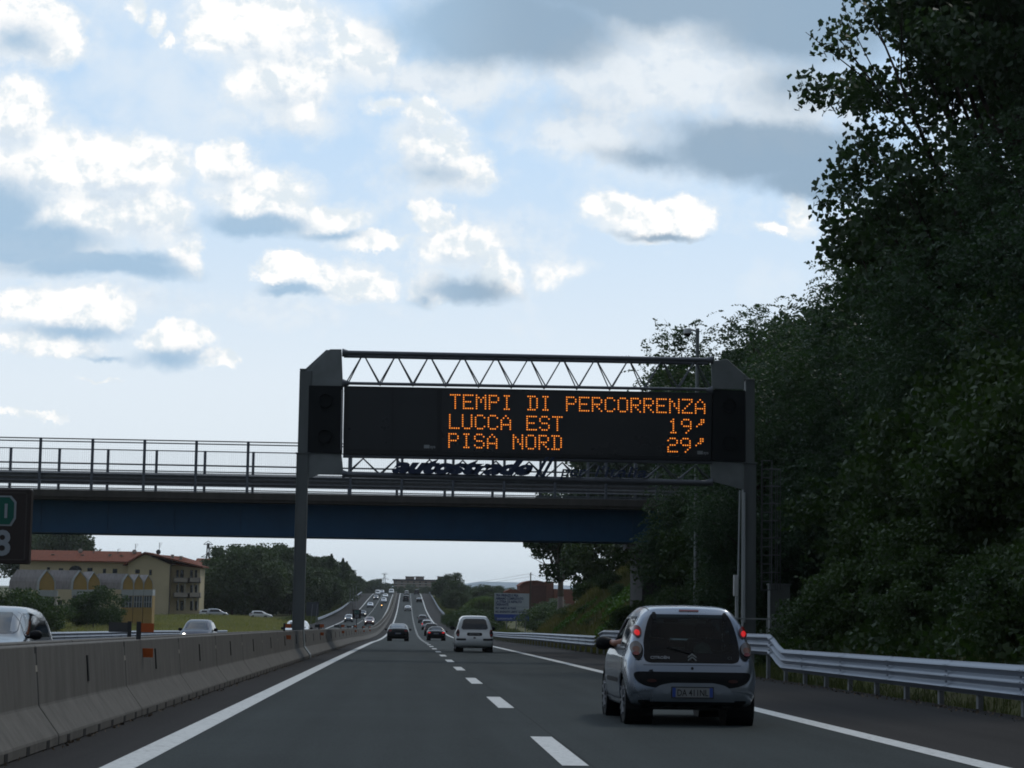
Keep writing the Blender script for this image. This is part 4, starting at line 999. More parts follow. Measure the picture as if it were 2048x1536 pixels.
# the driver, elbow on the open window
def skin_person(name, label, org, skinm, shirtm, hairm):
    root = empty(name, label, 'person', org)
    def skin(nm, chain, radii, edges, m, sub=2):
        me = bpy.data.meshes.new(nm); me.from_pydata(chain, edges, []); o = link(nm, me, root)
        sk = o.modifiers.new('skin', 'SKIN'); 
        for i, r_ in enumerate(radii): me.skin_vertices[0].data[i].radius = (r_, r_) if not isinstance(r_, tuple) else r_
        me.skin_vertices[0].data[0].use_root = True
        o.modifiers.new('sub', 'SUBSURF').levels = sub; o.modifiers['sub'].render_levels = sub
        me.materials.append(m)
        bpy.context.view_layer.update(); dg = bpy.context.evaluated_depsgraph_get(); m2 = bpy.data.meshes.new_from_object(o.evaluated_get(dg)); o.modifiers.clear(); o.data = m2
        m2.polygons.foreach_set('use_smooth', [True] * len(m2.polygons)); return o
    # pelvis, chest, neck, head, left arm out to the sill, right arm to the wheel, legs forward
    ch = [(0,0,.10),(0,-.04,.32),(0,-.05,.50),(0,-.04,.60),(0,-.01,.72),(0,.0,.82), (-.19,-.04,.52),(-.39,.14,.475),(-.41,.42,.485),(-.38,.48,.49), (.19,-.04,.50),(.26,.14,.30),(.10,.40,.38),(.06,.46,.40), (-.10,.1,.10),(-.12,.5,.12),(-.12,.8,-.12), (.10,.1,.10),(.12,.5,.12),(.12,.8,-.12)]
    ra = [.15,.15,.14,.055,(.08,.095),(.065,.075), .065,.047,.038,.03, .065,.047,.038,.03, .09,.065,.05, .09,.065,.05]
    ed = [(0,1),(1,2),(2,3),(3,4),(4,5),(2,6),(6,7),(7,8),(8,9),(2,10),(10,11),(11,12),(12,13),(0,14),(14,15),(15,16),(0,17),(17,18),(18,19)]
    body = skin('body', ch, ra, ed, skinm)
    sh = skin('shirt', [(0,0,.10),(0,-.04,.32),(0,-.05,.50),(-.19,-.04,.50),(-.27,.02,.44),(.19,-.04,.50),(.24,.05,.40)], [.165,.165,.155,.08,.062,.08,.062], [(0,1),(1,2),(2,3),(3,4),(2,5),(5,6)], shirtm)
    h = MB(); h.lathe([(.0, .0), (.01, .07), (-.04, .10), (-.10, .105), (-.14, .09)], 16, Matrix.Translation((0, -.025, .84)) @ Matrix.Rotation(R(-90), 4, 'Y')); h.build('hair', hairm, root, smooth=True)
    for base, dirx in (((-.38,.48,.49), -1), ((.06,.46,.40), 1)):     # hands
        for k in range(4):
            a = Vector(base) + Vector((.018 * (k - 1.5), .03, 0)); l = (.05, .06, .055, .045)[k]
            skin('finger', [tuple(a), tuple(a + Vector((0, l * .6, -.004))), tuple(a + Vector((0, l * .95, -.03)))], [.011, .010, .008], [(0,1),(1,2)], skinm, 1)
        a = Vector(base) + Vector((.03 * -dirx, 0, 0)); skin('thumb', [tuple(a), tuple(a + Vector((-.02 * dirx, .03, 0))), tuple(a + Vector((-.02 * dirx, .055, -.01)))], [.012, .011, .009], [(0,1),(1,2)], skinm, 1)
    return root
skin_person('person', 'driver of the silver hatchback with a bare forearm resting on the open window', Vector((hp.x - .38, 24.85 + 1.62, zr(26.5) + .50)), mat('skin', (.30, .13, .08), .5, var=.08), mat('shirt', (.10, .10, .12), .9), mat('hair', (.015, .01, .008), .7))
# ---- all other traffic
P_white = paint('white_paint_car', (.62, .64, .63), .15, .35); P_black = mat('black_paint', (.006, .007, .009), .30, .1, var=.03, coat=.25, spec=.3); P_dark = mat('dark_grey_paint', (.020, .021, .025), .3, .3, var=.03, coat=.35, spec=.3)
P_lsil = paint('light_silver_paint', (.42, .44, .46), .6, .32); P_grey = paint('grey_paint', (.12, .135, .15), .5, .32); P_navy = mat('navy_paint', (.015, .022, .05), .35, .3, var=.03, coat=.25, spec=.3); P_red = paint('dark_red_paint', (.10, .012, .012), .4, .3)
GA = 'cars ahead in our carriageway'; GB = 'oncoming cars on the opposite carriageway'
c = Car('mpv', P_white, 'white people carrier ahead in the right lane, in front of the silver hatchback', W=1.72, group=GA)
c.basic(lit=False, plate=False)
for sg in (-1, 1):
    c.patch('lamp_housing', 'rear', erows(sg * .76, .84, .07, .13, 8), M_frit, nc=4, off=.009)
    c.patch('lamp_lower', 'rear', erows(sg * .755, .775, .055, .05, 6), M_tail, nc=4, off=.012); c.patch('bumper_end', 'rear', rrows(sg*.60-.22, sg*.60+.22, .53, .62, .02, 3), M_platek, nc=5, off=.01)
c.patch('plate_recess', 'rear', rrows(-.34, .34, .74, .88, .05, 6), M_frit, nc=8, off=.006); c.plate(.81, 'CN 852XT', .44, .09, blue=False); c.patch('boot_lock', 'rear', erows(0, .65, .06, .03, 6), M_blk, nc=4, off=.008)
q_ = P(948, 1300, 92); c.place(q_.x, 91.5)
def trafic(typ, pm, px, Y, label, away=True, W=None, H=None, L=None, lit=False, head=False, grp=None, steer=0.0):
    c = Car(typ, pm, label, W=W, H=H, L=L, group=grp, cat='van' if typ == 'van' else 'car').basic(lit=lit, head=head)
    x = P(px, 1220, Y).x; c.place(x, Y, away, steer); return c
trafic('sedan', P_black, 797, 163, 'black saloon ahead in the left lane', W=1.78, grp=GA)
trafic('roadster', P_black, 873.5, 178, 'small black roadster in the right lane, nearest of the queue beyond the people carrier', grp=GA, lit=True)
trafic('hatch', P_dark, 863.5, 240, 'dark hatchback immediately beyond the black roadster', W=1.7, H=1.5, L=3.9, grp=GA)
trafic('hatch', P_lsil, 854.5, 305, 'silver hatchback with red brake lights in the distant queue', grp=GA, lit=True)
trafic('hatch', P_grey, 845.5, 380, 'grey car with pale roof at the head of the distant right lane queue', W=1.7, L=3.9, grp=GA)
trafic('sedan', P_white, 815.5, 520, 'white saloon in the left lane of the rising road', grp=GA)
trafic('van', P_black, 811.5, 628, 'black van in the left lane near the crest', grp=GA)
trafic('hatch', P_white, 812.5, 735, 'white car passing over the crest ahead of the black van', H=1.5, grp=GA)
trafic('sedan', P_black, 838, 622, 'dark saloon drifting over the right edge line near the crest', grp=GA)
trafic('van', P_dark, 832.5, 745, 'dark van in the right lane at the very crest', grp=GA)
trafic('mpv', P_grey, 27, 40.5, 'large silver-grey people carrier at the left frame edge behind the barrier', False, W=1.76, H=1.50, grp=GB)
trafic('hatch', P_navy, 406, 108, 'dark blue oncoming hatchback with headlights on beyond the barrier', False, head=True, H=1.49, W=1.66, L=3.8, grp=GB)
trafic('hatch', P_white, 598.5, 133, 'white oncoming car half hidden behind the gantry column', False, head=False, W=1.66, L=3.8, grp=GB)
trafic('hatch', P_grey, 698.5, 392, 'grey oncoming car with headlights in the outer lane left of the small distance sign', False, head=True, W=1.7, L=3.9, grp=GB)
trafic('sedan', P_red, 740, 350, 'dark red oncoming saloon with glaring headlights right of the small distance sign', False, head=True, grp=GB)
trafic('sedan', P_dark, 725.5, 455, 'dark oncoming saloon partly hidden behind the small distance sign', False, head=True, grp=GB)
trafic('sedan', P_lsil, 740.5, 566, 'silver oncoming saloon alone in the outer lane halfway up the rise', False, grp=GB)
trafic('mpv', P_lsil, 767.2, 612, 'silver oncoming people carrier behind the motorcycle', False, grp=GB, W=1.8)
trafic('sedan', P_white, 770.5, 680, 'white oncoming saloon following the silver people carrier', False, grp=GB, W=1.8)
trafic('hatch', P_grey, 751.5, 655, 'grey oncoming car with two bright headlights below the white van', False, head=True, W=1.7, grp=GB)
trafic('van', P_white, 754.8, 728, 'white oncoming van in the outer lane just below the crest', False, grp=GB)
trafic('van', P_white, 782, 745, 'white oncoming van beside the median on the crest', False, W=1.9, H=1.95, grp=GB)
trafic('hatch', P_lsil, 763.5, 762, 'pale oncoming car barely showing between the two white vans', False, grp=GB)
# parked cars beyond the field
GP = 'cars parked beyond the field under the dark trees'
def parked(px, Y, pm, label, typ='hatch'):
    c = Car(typ, pm, label, group=GP, W=1.65, L=3.9 if typ == 'hatch' else None).basic(); q_ = P(px, 1225, Y); c.root.location = (q_.x, Y, terrain(q_.x, Y) - .05); c.root.rotation_euler = (0, 0, R(-84)); return c
parked(500, 384, P_white, 'white car parked sideways beyond the field, left of the gantry column'); parked(498, 391, P_lsil, 'silver car parked beyond the white parked car, only its roof showing', 'sedan')
parked(412, 386, P_lsil, 'silver estate parked near the apartment balconies', 'mpv'); parked(396, 396, P_white, 'pale car parked close to the apartment block wall')
# motorcycle and rider
def motorcycle(px, Y):
    x = P(px, 1210, Y).x; r_ = empty('motorcycle', 'oncoming motorcycle with a glowing orange headlight beside the median', 'motorcycle', (x, Y, zroad(x, Y)), math.pi)
    for y in (.3, 1.65):
        h = MB(); h.lathe([(-.06, .24), (-.07, .30), (0, .33), (.07, .30), (.06, .24), (-.06, .24)], 20); h.build('wheel', M_tyre, r_, smooth=True, loc=(0, y, .33))
    h = MB(); h.path([(0, .5, .75), (0, .9, .80), (0, 1.25, .95), (0, 1.4, .98)], [.10, .15, .17, .10], 10); h.tube((0, .8, .3), (0, 1.1, .6), .17); h.tube((-.09, 1.65, .33), (-.07, 1.35, 1.05), .025); h.tube((.09, 1.65, .33), (.07, 1.35, 1.05), .025); h.tube((0, .3, .33), (0, .8, .45), .04)
    h.build('frame', P_black, r_)
    h = MB(); h.tube((-.36, 1.2, 1.08), (.36, 1.2, 1.08), .02); h.build('handlebar', M_blk, r_)
    h = MB(); h.prism([(-.16, .8), (.16, .8), (.2, 1.0), (.1, 1.25), (-.1, 1.25), (-.2, 1.0)], 1.42, 1.55); h.build('fairing', P_red, r_, bevel=.02)
    h = MB(); h.lathe([(.02, 0), (.02, .09), (-.05, .10)], 14, Matrix.Translation((0, 1.57, .92)) @ Matrix.Rotation(R(90), 4, 'Z')); h.build('headlight', mat('amber_headlamp', (.8, .4, .1), .2, emit=(1, .55, .18), es=7.0), r_)
    o = skin_person('person', 'motorcycle rider in dark leathers and pale helmet', Vector((x, Y - .75, zroad(x, Y) + .78)), P_dark, mat('leather', (.02, .02, .022), .5), mat('helmet', (.4, .4, .42), .25)); o.rotation_euler = (0, 0, math.pi)
motorcycle(763.5, 548)
# ------------------------------------------------------------------ vegetation
rng = np.random.default_rng(11)
def leaf_quads(c, L, Wd, dirs=None, up=.0):
    n = len(c); a = rng.normal(size=(n, 3)); a[:, 2] += up
    if dirs is not None: a = a * .6 + dirs
    a /= np.linalg.norm(a, axis=1, keepdims=True) + 1e-9
    b = np.cross(a, rng.normal(size=(n, 3))); b /= np.linalg.norm(b, axis=1, keepdims=True) + 1e-9
    s = rng.uniform(.6, 1.3, (n, 1)); La, Wb = a * L * .5 * s, b * Wd * .5 * s
    nrm = np.cross(a, b) * L * .12
    v = np.stack([c - La, c + Wb + nrm - La * .15, c + La, c - Wb + nrm - La * .15], 1).reshape(-1, 3)
    return v, np.arange(n * 4).reshape(n, 4)
def clusters(n, H, r, z0, irr=.35, fill=.45, box=1.0, k=5):
    # irregular envelope: a handful of big lobes around an ellipsoid from z0 to H
    lob = rng.normal(size=(k + 4, 3)); lob /= np.linalg.norm(lob, axis=1, keepdims=True)
    d = rng.normal(size=(n, 3)); d /= np.linalg.norm(d, axis=1, keepdims=True)
    e = 1 - irr + irr * 1.6 * np.clip((d @ lob.T).max(1), .2, 1) ** 3 + rng.normal(size=n) * .05
    rad = rng.uniform(fill, 1, n) ** .7 * e
    c = d * rad[:, None]; hz = (H - z0) / 2
    c[:, 2] = np.sign(c[:, 2]) * np.abs(c[:, 2]) ** box
    return np.stack([c[:, 0] * r, c[:, 1] * r, z0 + hz + c[:, 2] * hz], 1)
def crown_leaves(cl, per, spread, L, Wd, spray=0):
    n = len(cl)
    if spray:
        m = max(1, per // spray); o = np.repeat(cl, m, 0) + np.clip(rng.normal(size=(n * m, 3)), -1.4, 1.4) * spread
        d = rng.normal(size=(n * m, 3)); d[:, 2] = d[:, 2] * .5 - .15; d /= np.linalg.norm(d, axis=1, keepdims=True)
        t = np.linspace(0, 1, spray)[None, :, None]; pts = o[:, None, :] + d[:, None, :] * t * L * spray * .42
        pts[:, :, 2] -= (t[..., 0] ** 2) * L * 1.2
        side = np.cross(d, [0, 0, 1.]); side = side[:, None, :] * (np.where(np.arange(spray) % 2, 1, -1)[None, :, None]) * L * .4
        c = (pts + side).reshape(-1, 3); dirs = np.repeat(side.reshape(-1, 3) / L * 2.2, 1, 0)
        return leaf_quads(c, L, Wd, dirs)
    c = np.repeat(cl, per, 0) + np.clip(rng.normal(size=(n * per, 3)), -1.25, 1.25) * spread * np.array([1, 1, .8])
    return leaf_quads(c, L, Wd)
L_A = leaf_mat('leaf_poplar', (.028, .056, .026), (.056, .098, .044), .30, .5)
L_B = leaf_mat('leaf_acacia', (.027, .058, .032), (.058, .104, .054), .30, .6)
L_C = leaf_mat('leaf_dark', (.034, .062, .028), (.075, .110, .045), .22, .12)
L_D = leaf_mat('leaf_bush', (.024, .052, .017), (.058, .095, .028), .28, .8)
L_E = leaf_mat('leaf_cane', (.07, .11, .04), (.13, .18, .07), .3, .3)
L_S = leaf_mat('leaf_silver', (.10, .13, .10), (.18, .21, .17), .2, .4)
M_bark = mat('bark', (.055, .045, .035), .9, var=.35, scale=2.5, bump=.5, streak=(3, 3, .6), spec=.15)
def tree(name, label, cat, H, r, z0, ncl, per, spread, L, Wd, m, spray=0, tr=.18, irr=.35, fill=.45, limbs=14, group=None, tilt=0.0, fork=.45, box=1.0, lo=.35, bark=None):
    root = empty(name, label, cat, group=group)
    cl = clusters(ncl, H, r, z0, irr, fill, box)
    v, f = crown_leaves(cl, per, spread, L, Wd, spray)
    link('crown', np_mesh('crown', v, f, m), root)
    h = MB(); zf = H * fork; top = Vector((tilt, 0, H * .86))
    tp = [Vector((0, 0, -.8)), Vector((tilt*.1, .05, H*.15)), Vector((tilt*.3, -.08, H*.35)), Vector((tilt*.6, .06, H*.6)), top]
    h.path(tp, [tr * 1.25, tr, tr * .85, tr * .5, tr * .15], 9)
    idx = rng.choice(len(cl), min(limbs, len(cl)), replace=False)
    for i in idx:
        c = Vector(cl[i]); t = max(lo * .95, rng.uniform(lo, .9) * min(1, max(.3, c.z / H))); k = min(3, int(t * 4)); s_ = tp[k].lerp(tp[k + 1], t * 4 - k)
        mid = s_.lerp(c, .5) + Vector((0, 0, -.06 * H * rng.uniform(0, 1))) ; h.path([s_, mid, c], [tr * .42, tr * .26, tr * .06], 6)
        for j in range(3):
            e = c + Vector(rng.normal(size=3) * spread * 1.2); h.tube(mid.lerp(c, .4 + .2 * j), e, tr * .10, tr * .03, 4)
    h.build('trunk', bark or M_bark, root, smooth=True)
    return root
GT = 'roadside trees on the right embankment'
ZB = [0]
def put(proto, spots, labels, first=[None]):
    for i, (X, Y, sc, rz) in enumerate(spots):
        z = terrain(X, Y) - .1
        lab = labels(X, Y, i) if callable(labels) else labels
        if i == 0: proto.location = (X, Y, z); proto.rotation_euler = (0, 0, rz); proto.scale = sc if isinstance(sc, tuple) else (sc,) * 3; proto['label'] = lab
        else: copy_tree(proto, loc=(X, Y, z), rot=(0, 0, rz), scale=sc if isinstance(sc, tuple) else (sc,) * 3, label=lab)
# big broad-leaved trees (upper right)
A1 = tree('broadleaf_tree', 'x', 'tree', 18.5, 5.4, 3.0, 330, 190, .52, .23, .19, L_A, tr=.30, irr=.40, fill=.40, limbs=38, group=GT, box=.62)
put(A1, [(18.9, 61, 1.0, 0.4), (24.5, 57, 1.1, 2.1), (20.5, 47, 1.0, 4.2), (27, 45, 1.15, 5.5), (24.5, 70, 1.0, 1.2)],
    lambda X, Y, i: ['tall leafy broadleaf tree whose ragged crown edge stands out against the sky, upper right', 'tall dark broadleaf tree behind the ragged one at upper right', 'tall broadleaf tree filling the upper right corner of the photo',
                     'tall dark broadleaf tree at the right frame edge', 'tall broadleaf tree farther back between the crowns at upper right'][i])
B1 = tree('acacia_tree', 'x', 'tree', 10.5, 4.7, .6, 190, 300, .52, .17, .085, L_B, spray=10, tr=.15, irr=.5, fill=.40, limbs=34, group=GT)
B2 = tree('acacia_tree', 'x', 'tree', 9.0, 4.2, .3, 170, 300, .50, .17, .085, L_B, spray=10, tr=.14, irr=.5, fill=.35, limbs=28, group=GT)
put(B1, [(15.2, 88, 1.0, .3), (19.3, 79, 1.02, 1.7), (24, 86, 1.2, 3.0), (21, 67, 1.0, 4.0), (28, 74, 1.2, 5.0), (17.5, 54, .85, 2.4), (21, 40, .95, .9)],
    lambda X, Y, i: ['feathery acacia whose crown rises behind the right end of the gantry', 'feathery acacia tree right of the gantry, higher than the one behind the sign', 'feathery acacia high on the bank behind the others',
                     'acacia with dense dark foliage directly right of the gantry column', 'dark acacia deep in the bank near the right edge', 'low-branched acacia between the gantry and the tallest trees', 'acacia overhanging the near guardrail at the right frame edge'][i])
put(B2, [(14.2, 81.5, .80, 1.3), (13.9, 90, .42, 2.3), (17.6, 73, .95, .2), (17.4, 64, .80, 3.3), (12.9, 90.5, .60, 2.9), (13.4, 78, .62, .9), (16.4, 46.5, .72, 4.4), (17.5, 36, .75, 5.4), (24, 52, 1.2, 2.0), (16.2, 58.5, .7, 1.1)],
    lambda X, Y, i: ['acacia below the dome camera mast, behind the gantry sign', 'small acacia hiding the right end of the blue overpass', 'dark acacia behind the caged ladder of the gantry', 'drooping acacia low on the bank right of the ladder', 'low acacia whose foliage hangs over the overpass deck end', 'low acacia behind the right gantry column, under the dome camera mast',
                     'small acacia above the undergrowth behind the near guardrail', 'small dark acacia at the lower right frame edge', 'dark acacia in the shade under the tallest broadleaf trees', 'low acacia in the dark middle of the right bank'][i])
# trees seen through the bridge opening
A2 = tree('plane_tree', 'lone tree with a pale bare trunk seen under the right end of the overpass', 'tree', 15, 3.6, 7.2, 90, 200, .50, .26, .22, L_A, tr=.34, irr=.5, fill=.3, limbs=16, group=None, lo=.62, bark=mat('pale_bark', (.22, .19, .17), .9, var=.25, scale=2, streak=(2, 2, .5)))
x_ = P(1121, 1200, 188).x; A2.location = (x_, 188, terrain(x_, 188)); A2['label'] = 'lone tree with a pale bare trunk seen under the right end of the overpass'
C1 = tree('broadleaf_tree', 'x', 'tree', 12, 5.2, 1.0, 150, 110, .75, .42, .34, L_C, tr=.22, irr=.5, fill=.5, limbs=16, group=None)
C2 = tree('broadleaf_tree', 'x', 'tree', 9, 4.2, .4, 120, 110, .6, .36, .30, L_C, tr=.18, irr=.6, fill=.5, limbs=10, group=None)
for o in (C1, C2): o['group'] = 'far trees along the motorway'
def at(px, Y): return P(px, 1200, Y).x
spC = [(17.2, 143, 1.0, 1.0, 'dark tree on the bank seen under the overpass beside the pier'), (21, 152, 1.1, 2, 'dark tree highest on the bank behind the overpass'), (15.2, 166, .62, 3, 'small dark tree at the end of the bank next to the bare trunk'), (19.5, 128, .9, 4, 'dark tree behind the overpass pier'), (25, 135, 1.2, .5, 'dark tree behind the overpass near its abutment'),
 (at(425,430), 430, 1.0, 0, 'dark round tree touching the apartment balconies'), (at(465,425), 425, 1.22, 1.5, 'tallest dark round tree between the apartments and the gantry column'), (at(505,432), 432, 1.24, 3, 'dark round tree in the middle of the clump right of the apartments'), (at(545,440), 440, 1.12, 4, 'dark round tree of the clump left of the gantry column'), (at(482,455), 455, 1.3, 5, 'dark tree standing behind the clump right of the apartments'), (at(582,450), 450, .92, 2, 'dark tree behind the lower gantry column'),
 (at(612,470), 470, .90, 1, 'dark tree next to the right side of the gantry column'), (at(640,480), 480, .95, 3.2, 'dark tree above the back of the dark roadside board'),
 (at(128,560), 560, 2.0, .3, 'tall tree rising behind the red roof at the left end of the apartments'), (at(85,570), 570, 1.95, 2.3, 'tall tree behind the left end of the red roof under the bridge girder'),
 (at(895,655), 655, .90, 1.1, 'dense round tree right of the crest in front of the long far building'), (at(915,640), 640, .78, 4.1, 'lower round tree at the right foot of the long far building')]
for i, (X, Y, sc, rz, lab) in enumerate(spC):
    if i == 0: C1.location = (X, Y, terrain(X, Y) - .2); C1.scale = (sc,)*3; C1.rotation_euler = (0, 0, rz); C1['label'] = lab
    else: copy_tree(C1, loc=(X, Y, terrain(X, Y) - .2), rot=(0, 0, rz), scale=(sc,)*3, label=lab)
belt = []
k = 0
for Y in np.arange(470, 1000, 17.0):
    X = -25 - 2.5 * math.sin(Y * .7) - max(0, (640 - Y) * .01); top = np.interp(Y, [470, 560, 640, 750, 860, 1000], [1.25, 1.2, 1.05, .95, .85, .75])
    belt.append((X, Y, top, Y * 1.7)); belt.append((X - 7, Y + 8, top * 1.1, Y * .9))
for Y in np.arange(1050, 1500, 60.0): belt.append((-34 + 6 * math.sin(Y), Y, 1.0, Y)); belt.append((at(745, Y) , Y, .9, Y * 2))
for X, Y, sc, rz in belt:
    copy_tree(C1 if k % 2 else C2, loc=(X, Y, terrain(X, Y) - .3), rot=(0, 0, rz), scale=(sc, sc, sc * (1.0 if k % 2 else 1.25)), label='dark tree in the belt lining the left side of the rising road'); k += 1
right = [(930,560,.62),(948,600,.66),(965,640,.85),(982,600,.8),(935,520,.55),(955,470,.48),(905,560,.6),(975,450,.5),(990,520,.6),(1000,700,.8),(1018,760,.8),(945,800,.8),(925,820,.9),(884,900,.75),(870,1000,.65),(850,1100,.62),(800,1120,.60),(820,1150,.72),(835,1080,.55),(860,1180,.62),(785,1150,.6),(810,1060,.5),(775,1200,.8)]
for i, (px, Y, sc) in enumerate(right):
    X = at(px, Y); lab = 'bushy tree in the thicket on the right beyond the guardrail, below the horizon' if Y < 850 else 'tree standing just beyond the crest in front of the long building'
    o = (C2 if i else C2); 
    if i == 0: C2.location = (X, Y, terrain(X, Y) - .3); C2.scale = (sc,)*3; C2['label'] = lab
    else: copy_tree(C2, loc=(X, Y, terrain(X, Y) - .3), rot=(0, 0, i * 1.3), scale=(sc * 1.1, sc * 1.1, sc * (1 if Y < 1000 else 1.15)), label=lab)
# bushes
D1 = tree('bush', 'x', 'bush', 2.6, 1.7, .0, 90, 90, .26, .13, .10, L_D, tr=.04, irr=.5, fill=.3, limbs=10, group='undergrowth bushes behind the right guardrail')
sp = []
for i, Y in enumerate(np.arange(24, 97, 2.3)):
    if 60 < Y < 77: continue
    sp.append((11.3 + .7 * math.sin(Y * 1.9) , Y, (1.0 + .25 * math.sin(Y * 3.1)) * (.62 if Y < 97 else 1), Y)); sp.append((13.3 + .8 * math.sin(Y * 2.7), Y + 1, 1.1 + .25 * math.sin(Y), Y * 2))
    if Y < 66: sp.append((15.5 + math.sin(Y), Y, 1.45, Y * 3)); sp.append((18.5 + math.sin(Y * 2), Y + 1, 1.7, Y * 4))
put(D1, sp, 'green undergrowth bush on the bank behind the right guardrail')
for i, (X, Y, sc) in enumerate([(13.6, 107, .45), (14.8, 118, .6), (13.4, 127, .4), (15.6, 133, .65), (12.2, 138, .3), (14.6, 146, .55), (12.0, 153, .3), (14.4, 161, .5), (11.2, 122, .25), (13.2, 168, .45)]):
    c = copy_tree(D1, loc=(X, Y, terrain(X, Y) - .1), rot=(0, 0, i * 1.7), scale=(sc * 1.2, sc * 1.2, sc), label='scrubby bush on the weedy bank seen under the overpass'); c['group'] = 'bushes on the bank beyond the overpass'
# left shrubs near the sheds
LB = [(190,256,1.95,'large dark bush in front of the sheds, right of the oncoming people carrier'),(222,262,1.15,'smaller bush at the right side of the large dark bush'),(162,258,1.2,'bush at the left side of the large dark bush'),(62,230,2.0,'tall green bush behind the oncoming people carrier'),(25,225,2.1,'green bush under the large distance sign'),(98,240,1.1,'low bush between the people carrier and the large dark bush'),(240,330,.8,'low weeds clump at the corner of the sheds')]
for px, Y, sc, lab in LB:
    X = at(px, Y); o = copy_tree(D1, loc=(X, Y, terrain(X, Y) - .1), rot=(0, 0, px), scale=(sc * 1.05, sc, sc), label=lab); o['group'] = 'bushes in front of the sheds'
for i, (px, Y, sc) in enumerate([(915,330,1.0),(930,318,1.3),(945,300,1.2),(958,288,1.25),(970,284,.9),(984,310,1.2),(905,360,1.0),(1082,300,1.3),(1090,280,1.5),(1110,300,1.7),(1108,262,1.0),(1120,250,1.1)]):
    X = at(px, Y); c = copy_tree(D1, loc=(X, Y, terrain(X, Y) - .1), rot=(0, 0, i * 1.1), scale=(sc * 1.2, sc * 1.2, sc), label='scrubby bush beyond the right guardrail near the grey notice board'); c['group'] = 'scrub around the notice board'
# cane thicket
def cane(px, Y, w, hgt, lab):
    n = 2600; r_ = empty('cane_thicket', lab, 'cane', (at(px, Y), Y, terrain(at(px, Y), Y)), group='pale cane thickets')
    c = np.stack([rng.normal(size=n) * w * .42, rng.normal(size=n) * w * .3, rng.uniform(.1, 1, n) ** .6 * hgt], 1); c[:, 2] *= 1 - .25 * (np.abs(c[:, 0]) / w) ** 2
    v, f = leaf_quads(c, .9, .12, None, up=2.5); link('foliage', np_mesh('foliage', v, f, L_E), r_)
    h = MB()
    for i in range(40): x = rng.normal() * w * .4; y = rng.normal() * w * .3; h.tube((x, y, 0), (x + .2, y, hgt * rng.uniform(.7, 1)), .03, n=4)
    h.build('stems', M_bark, r_)
cane(968, 395, 3.4, 4.6, 'pale green cane thicket left of the grey notice board'); cane(948, 420, 2.6, 3.6, 'small cane thicket by the verge left of the larger one'); cane(935, 370, 2.2, 2.4, 'low cane clump nearest the guardrail')
S1 = copy_tree(D1, loc=(at(1100, 360), 360, terrain(at(1100, 360), 360)), rot=(0, 0, 1), scale=(1.8, 1.8, 1.7), label='silvery bush in front of the brick building'); S1['group'] = 'silvery bushes'
for ch in S1.children:
    if ch.name.startswith('crown'): ch.data = ch.data.copy(); ch.data.materials[0] = L_S
S2 = copy_tree(S1, loc=(at(1075, 340), 340, terrain(at(1075, 340), 340)), rot=(0, 0, 2), scale=(1.3, 1.3, .9), label='low silvery bush right of the notice board')
# conifers poking out of the belt
def conifer(px, Y, hgt, lab):
    r_ = empty('conifer_tree', lab, 'tree', (at(px, Y), Y, terrain(at(px, Y), Y)), group='conifers in the left belt')
    n = 3200; t = rng.uniform(0, 1, n); rad = (1 - t) ** .7 * hgt * .24 * rng.uniform(.2, 1.15, n) * (1 + .45 * np.sin(t * 31)); a = rng.uniform(0, 6.28, n)
    c = np.stack([np.cos(a) * rad, np.sin(a) * rad, hgt * (.15 + .85 * t)], 1); v, f = leaf_quads(c, .7, .25); link('crown', np_mesh('crown', v, f, L_C), r_)
    h = MB(); h.tube((0, 0, -.5), (0, 0, hgt * .97), .22, .03, 8); h.build('trunk', M_bark, r_)
for px, Y, hg, lab in ((661, 520, 17, 'pointed conifer tallest of three in the belt right of the gantry column'), (684, 560, 15.8, 'pointed conifer second from the gantry column'), (692, 600, 14.6, 'pointed conifer farthest right of the three'), (628, 500, 15.5, 'bent conifer top beside the gantry column')): conifer(px, Y, hg * .86, lab)
# grasses and ground cover
def grass(name, n, xr, yr, hgt, w, m, mask=None, power=1.0):
    x = rng.uniform(*xr, n); y = yr[0] + (yr[1] - yr[0]) * rng.uniform(0, 1, n) ** power
    z = np.array([terrain(a, b) for a, b in zip(x, y)])
    cl = .5 + .5 * np.sin(x * 1.3 + y * .7) * np.sin(y * .9 - x * .4)
    s = rng.uniform(.4, 1.2, n) * (.5 + cl) * hgt
    a = rng.uniform(0, 6.28, n); dx_ = np.cos(a) * w / 2; dy_ = np.sin(a) * w / 2; lx, ly = rng.normal(size=n) * s * .3, rng.normal(size=n) * s * .3
    v = np.stack([np.stack([x - dx_, y - dy_, z - .02], 1), np.stack([x + dx_, y + dy_, z - .02], 1), np.stack([x + dx_*.3 + lx, y + dy_*.3 + ly, z + s], 1), np.stack([x - dx_*.3 + lx, y - dy_*.3 + ly, z + s], 1)], 1).reshape(-1, 3)
    return tag(link(name, np_mesh(name, v, np.arange(4 * n).reshape(n, 4), m)), kind='stuff')
G_v = leaf_mat('grass_verge', (.040, .062, .016), (.10, .11, .035), .3, .7)
G_f = leaf_mat('grass_field', (.17, .185, .065), (.30, .27, .12), .3, .05)
G_h = leaf_mat('grass_bank', (.060, .075, .022), (.15, .125, .060), .3, .22)
G_y = leaf_mat('ivy_bank', (.05, .10, .015), (.075, .15, .025), .3, .5)
tag(grass('verge_grass', 60000, (8.95, 12.5), (12, 125), .30, .02, G_v, power=1.6), 'mixed green and dry grass under the right guardrail')
tag(grass('field_grass', 90000, (-90, -18), (190, 400), .42, .11, G_f), 'long dry meadow grass between the motorway and the apartments')
tag(grass('bank_grass', 90000, (9.2, 20), (96, 200), .42, .06, G_h), 'rough weeds on the sloping bank beyond the overpass')
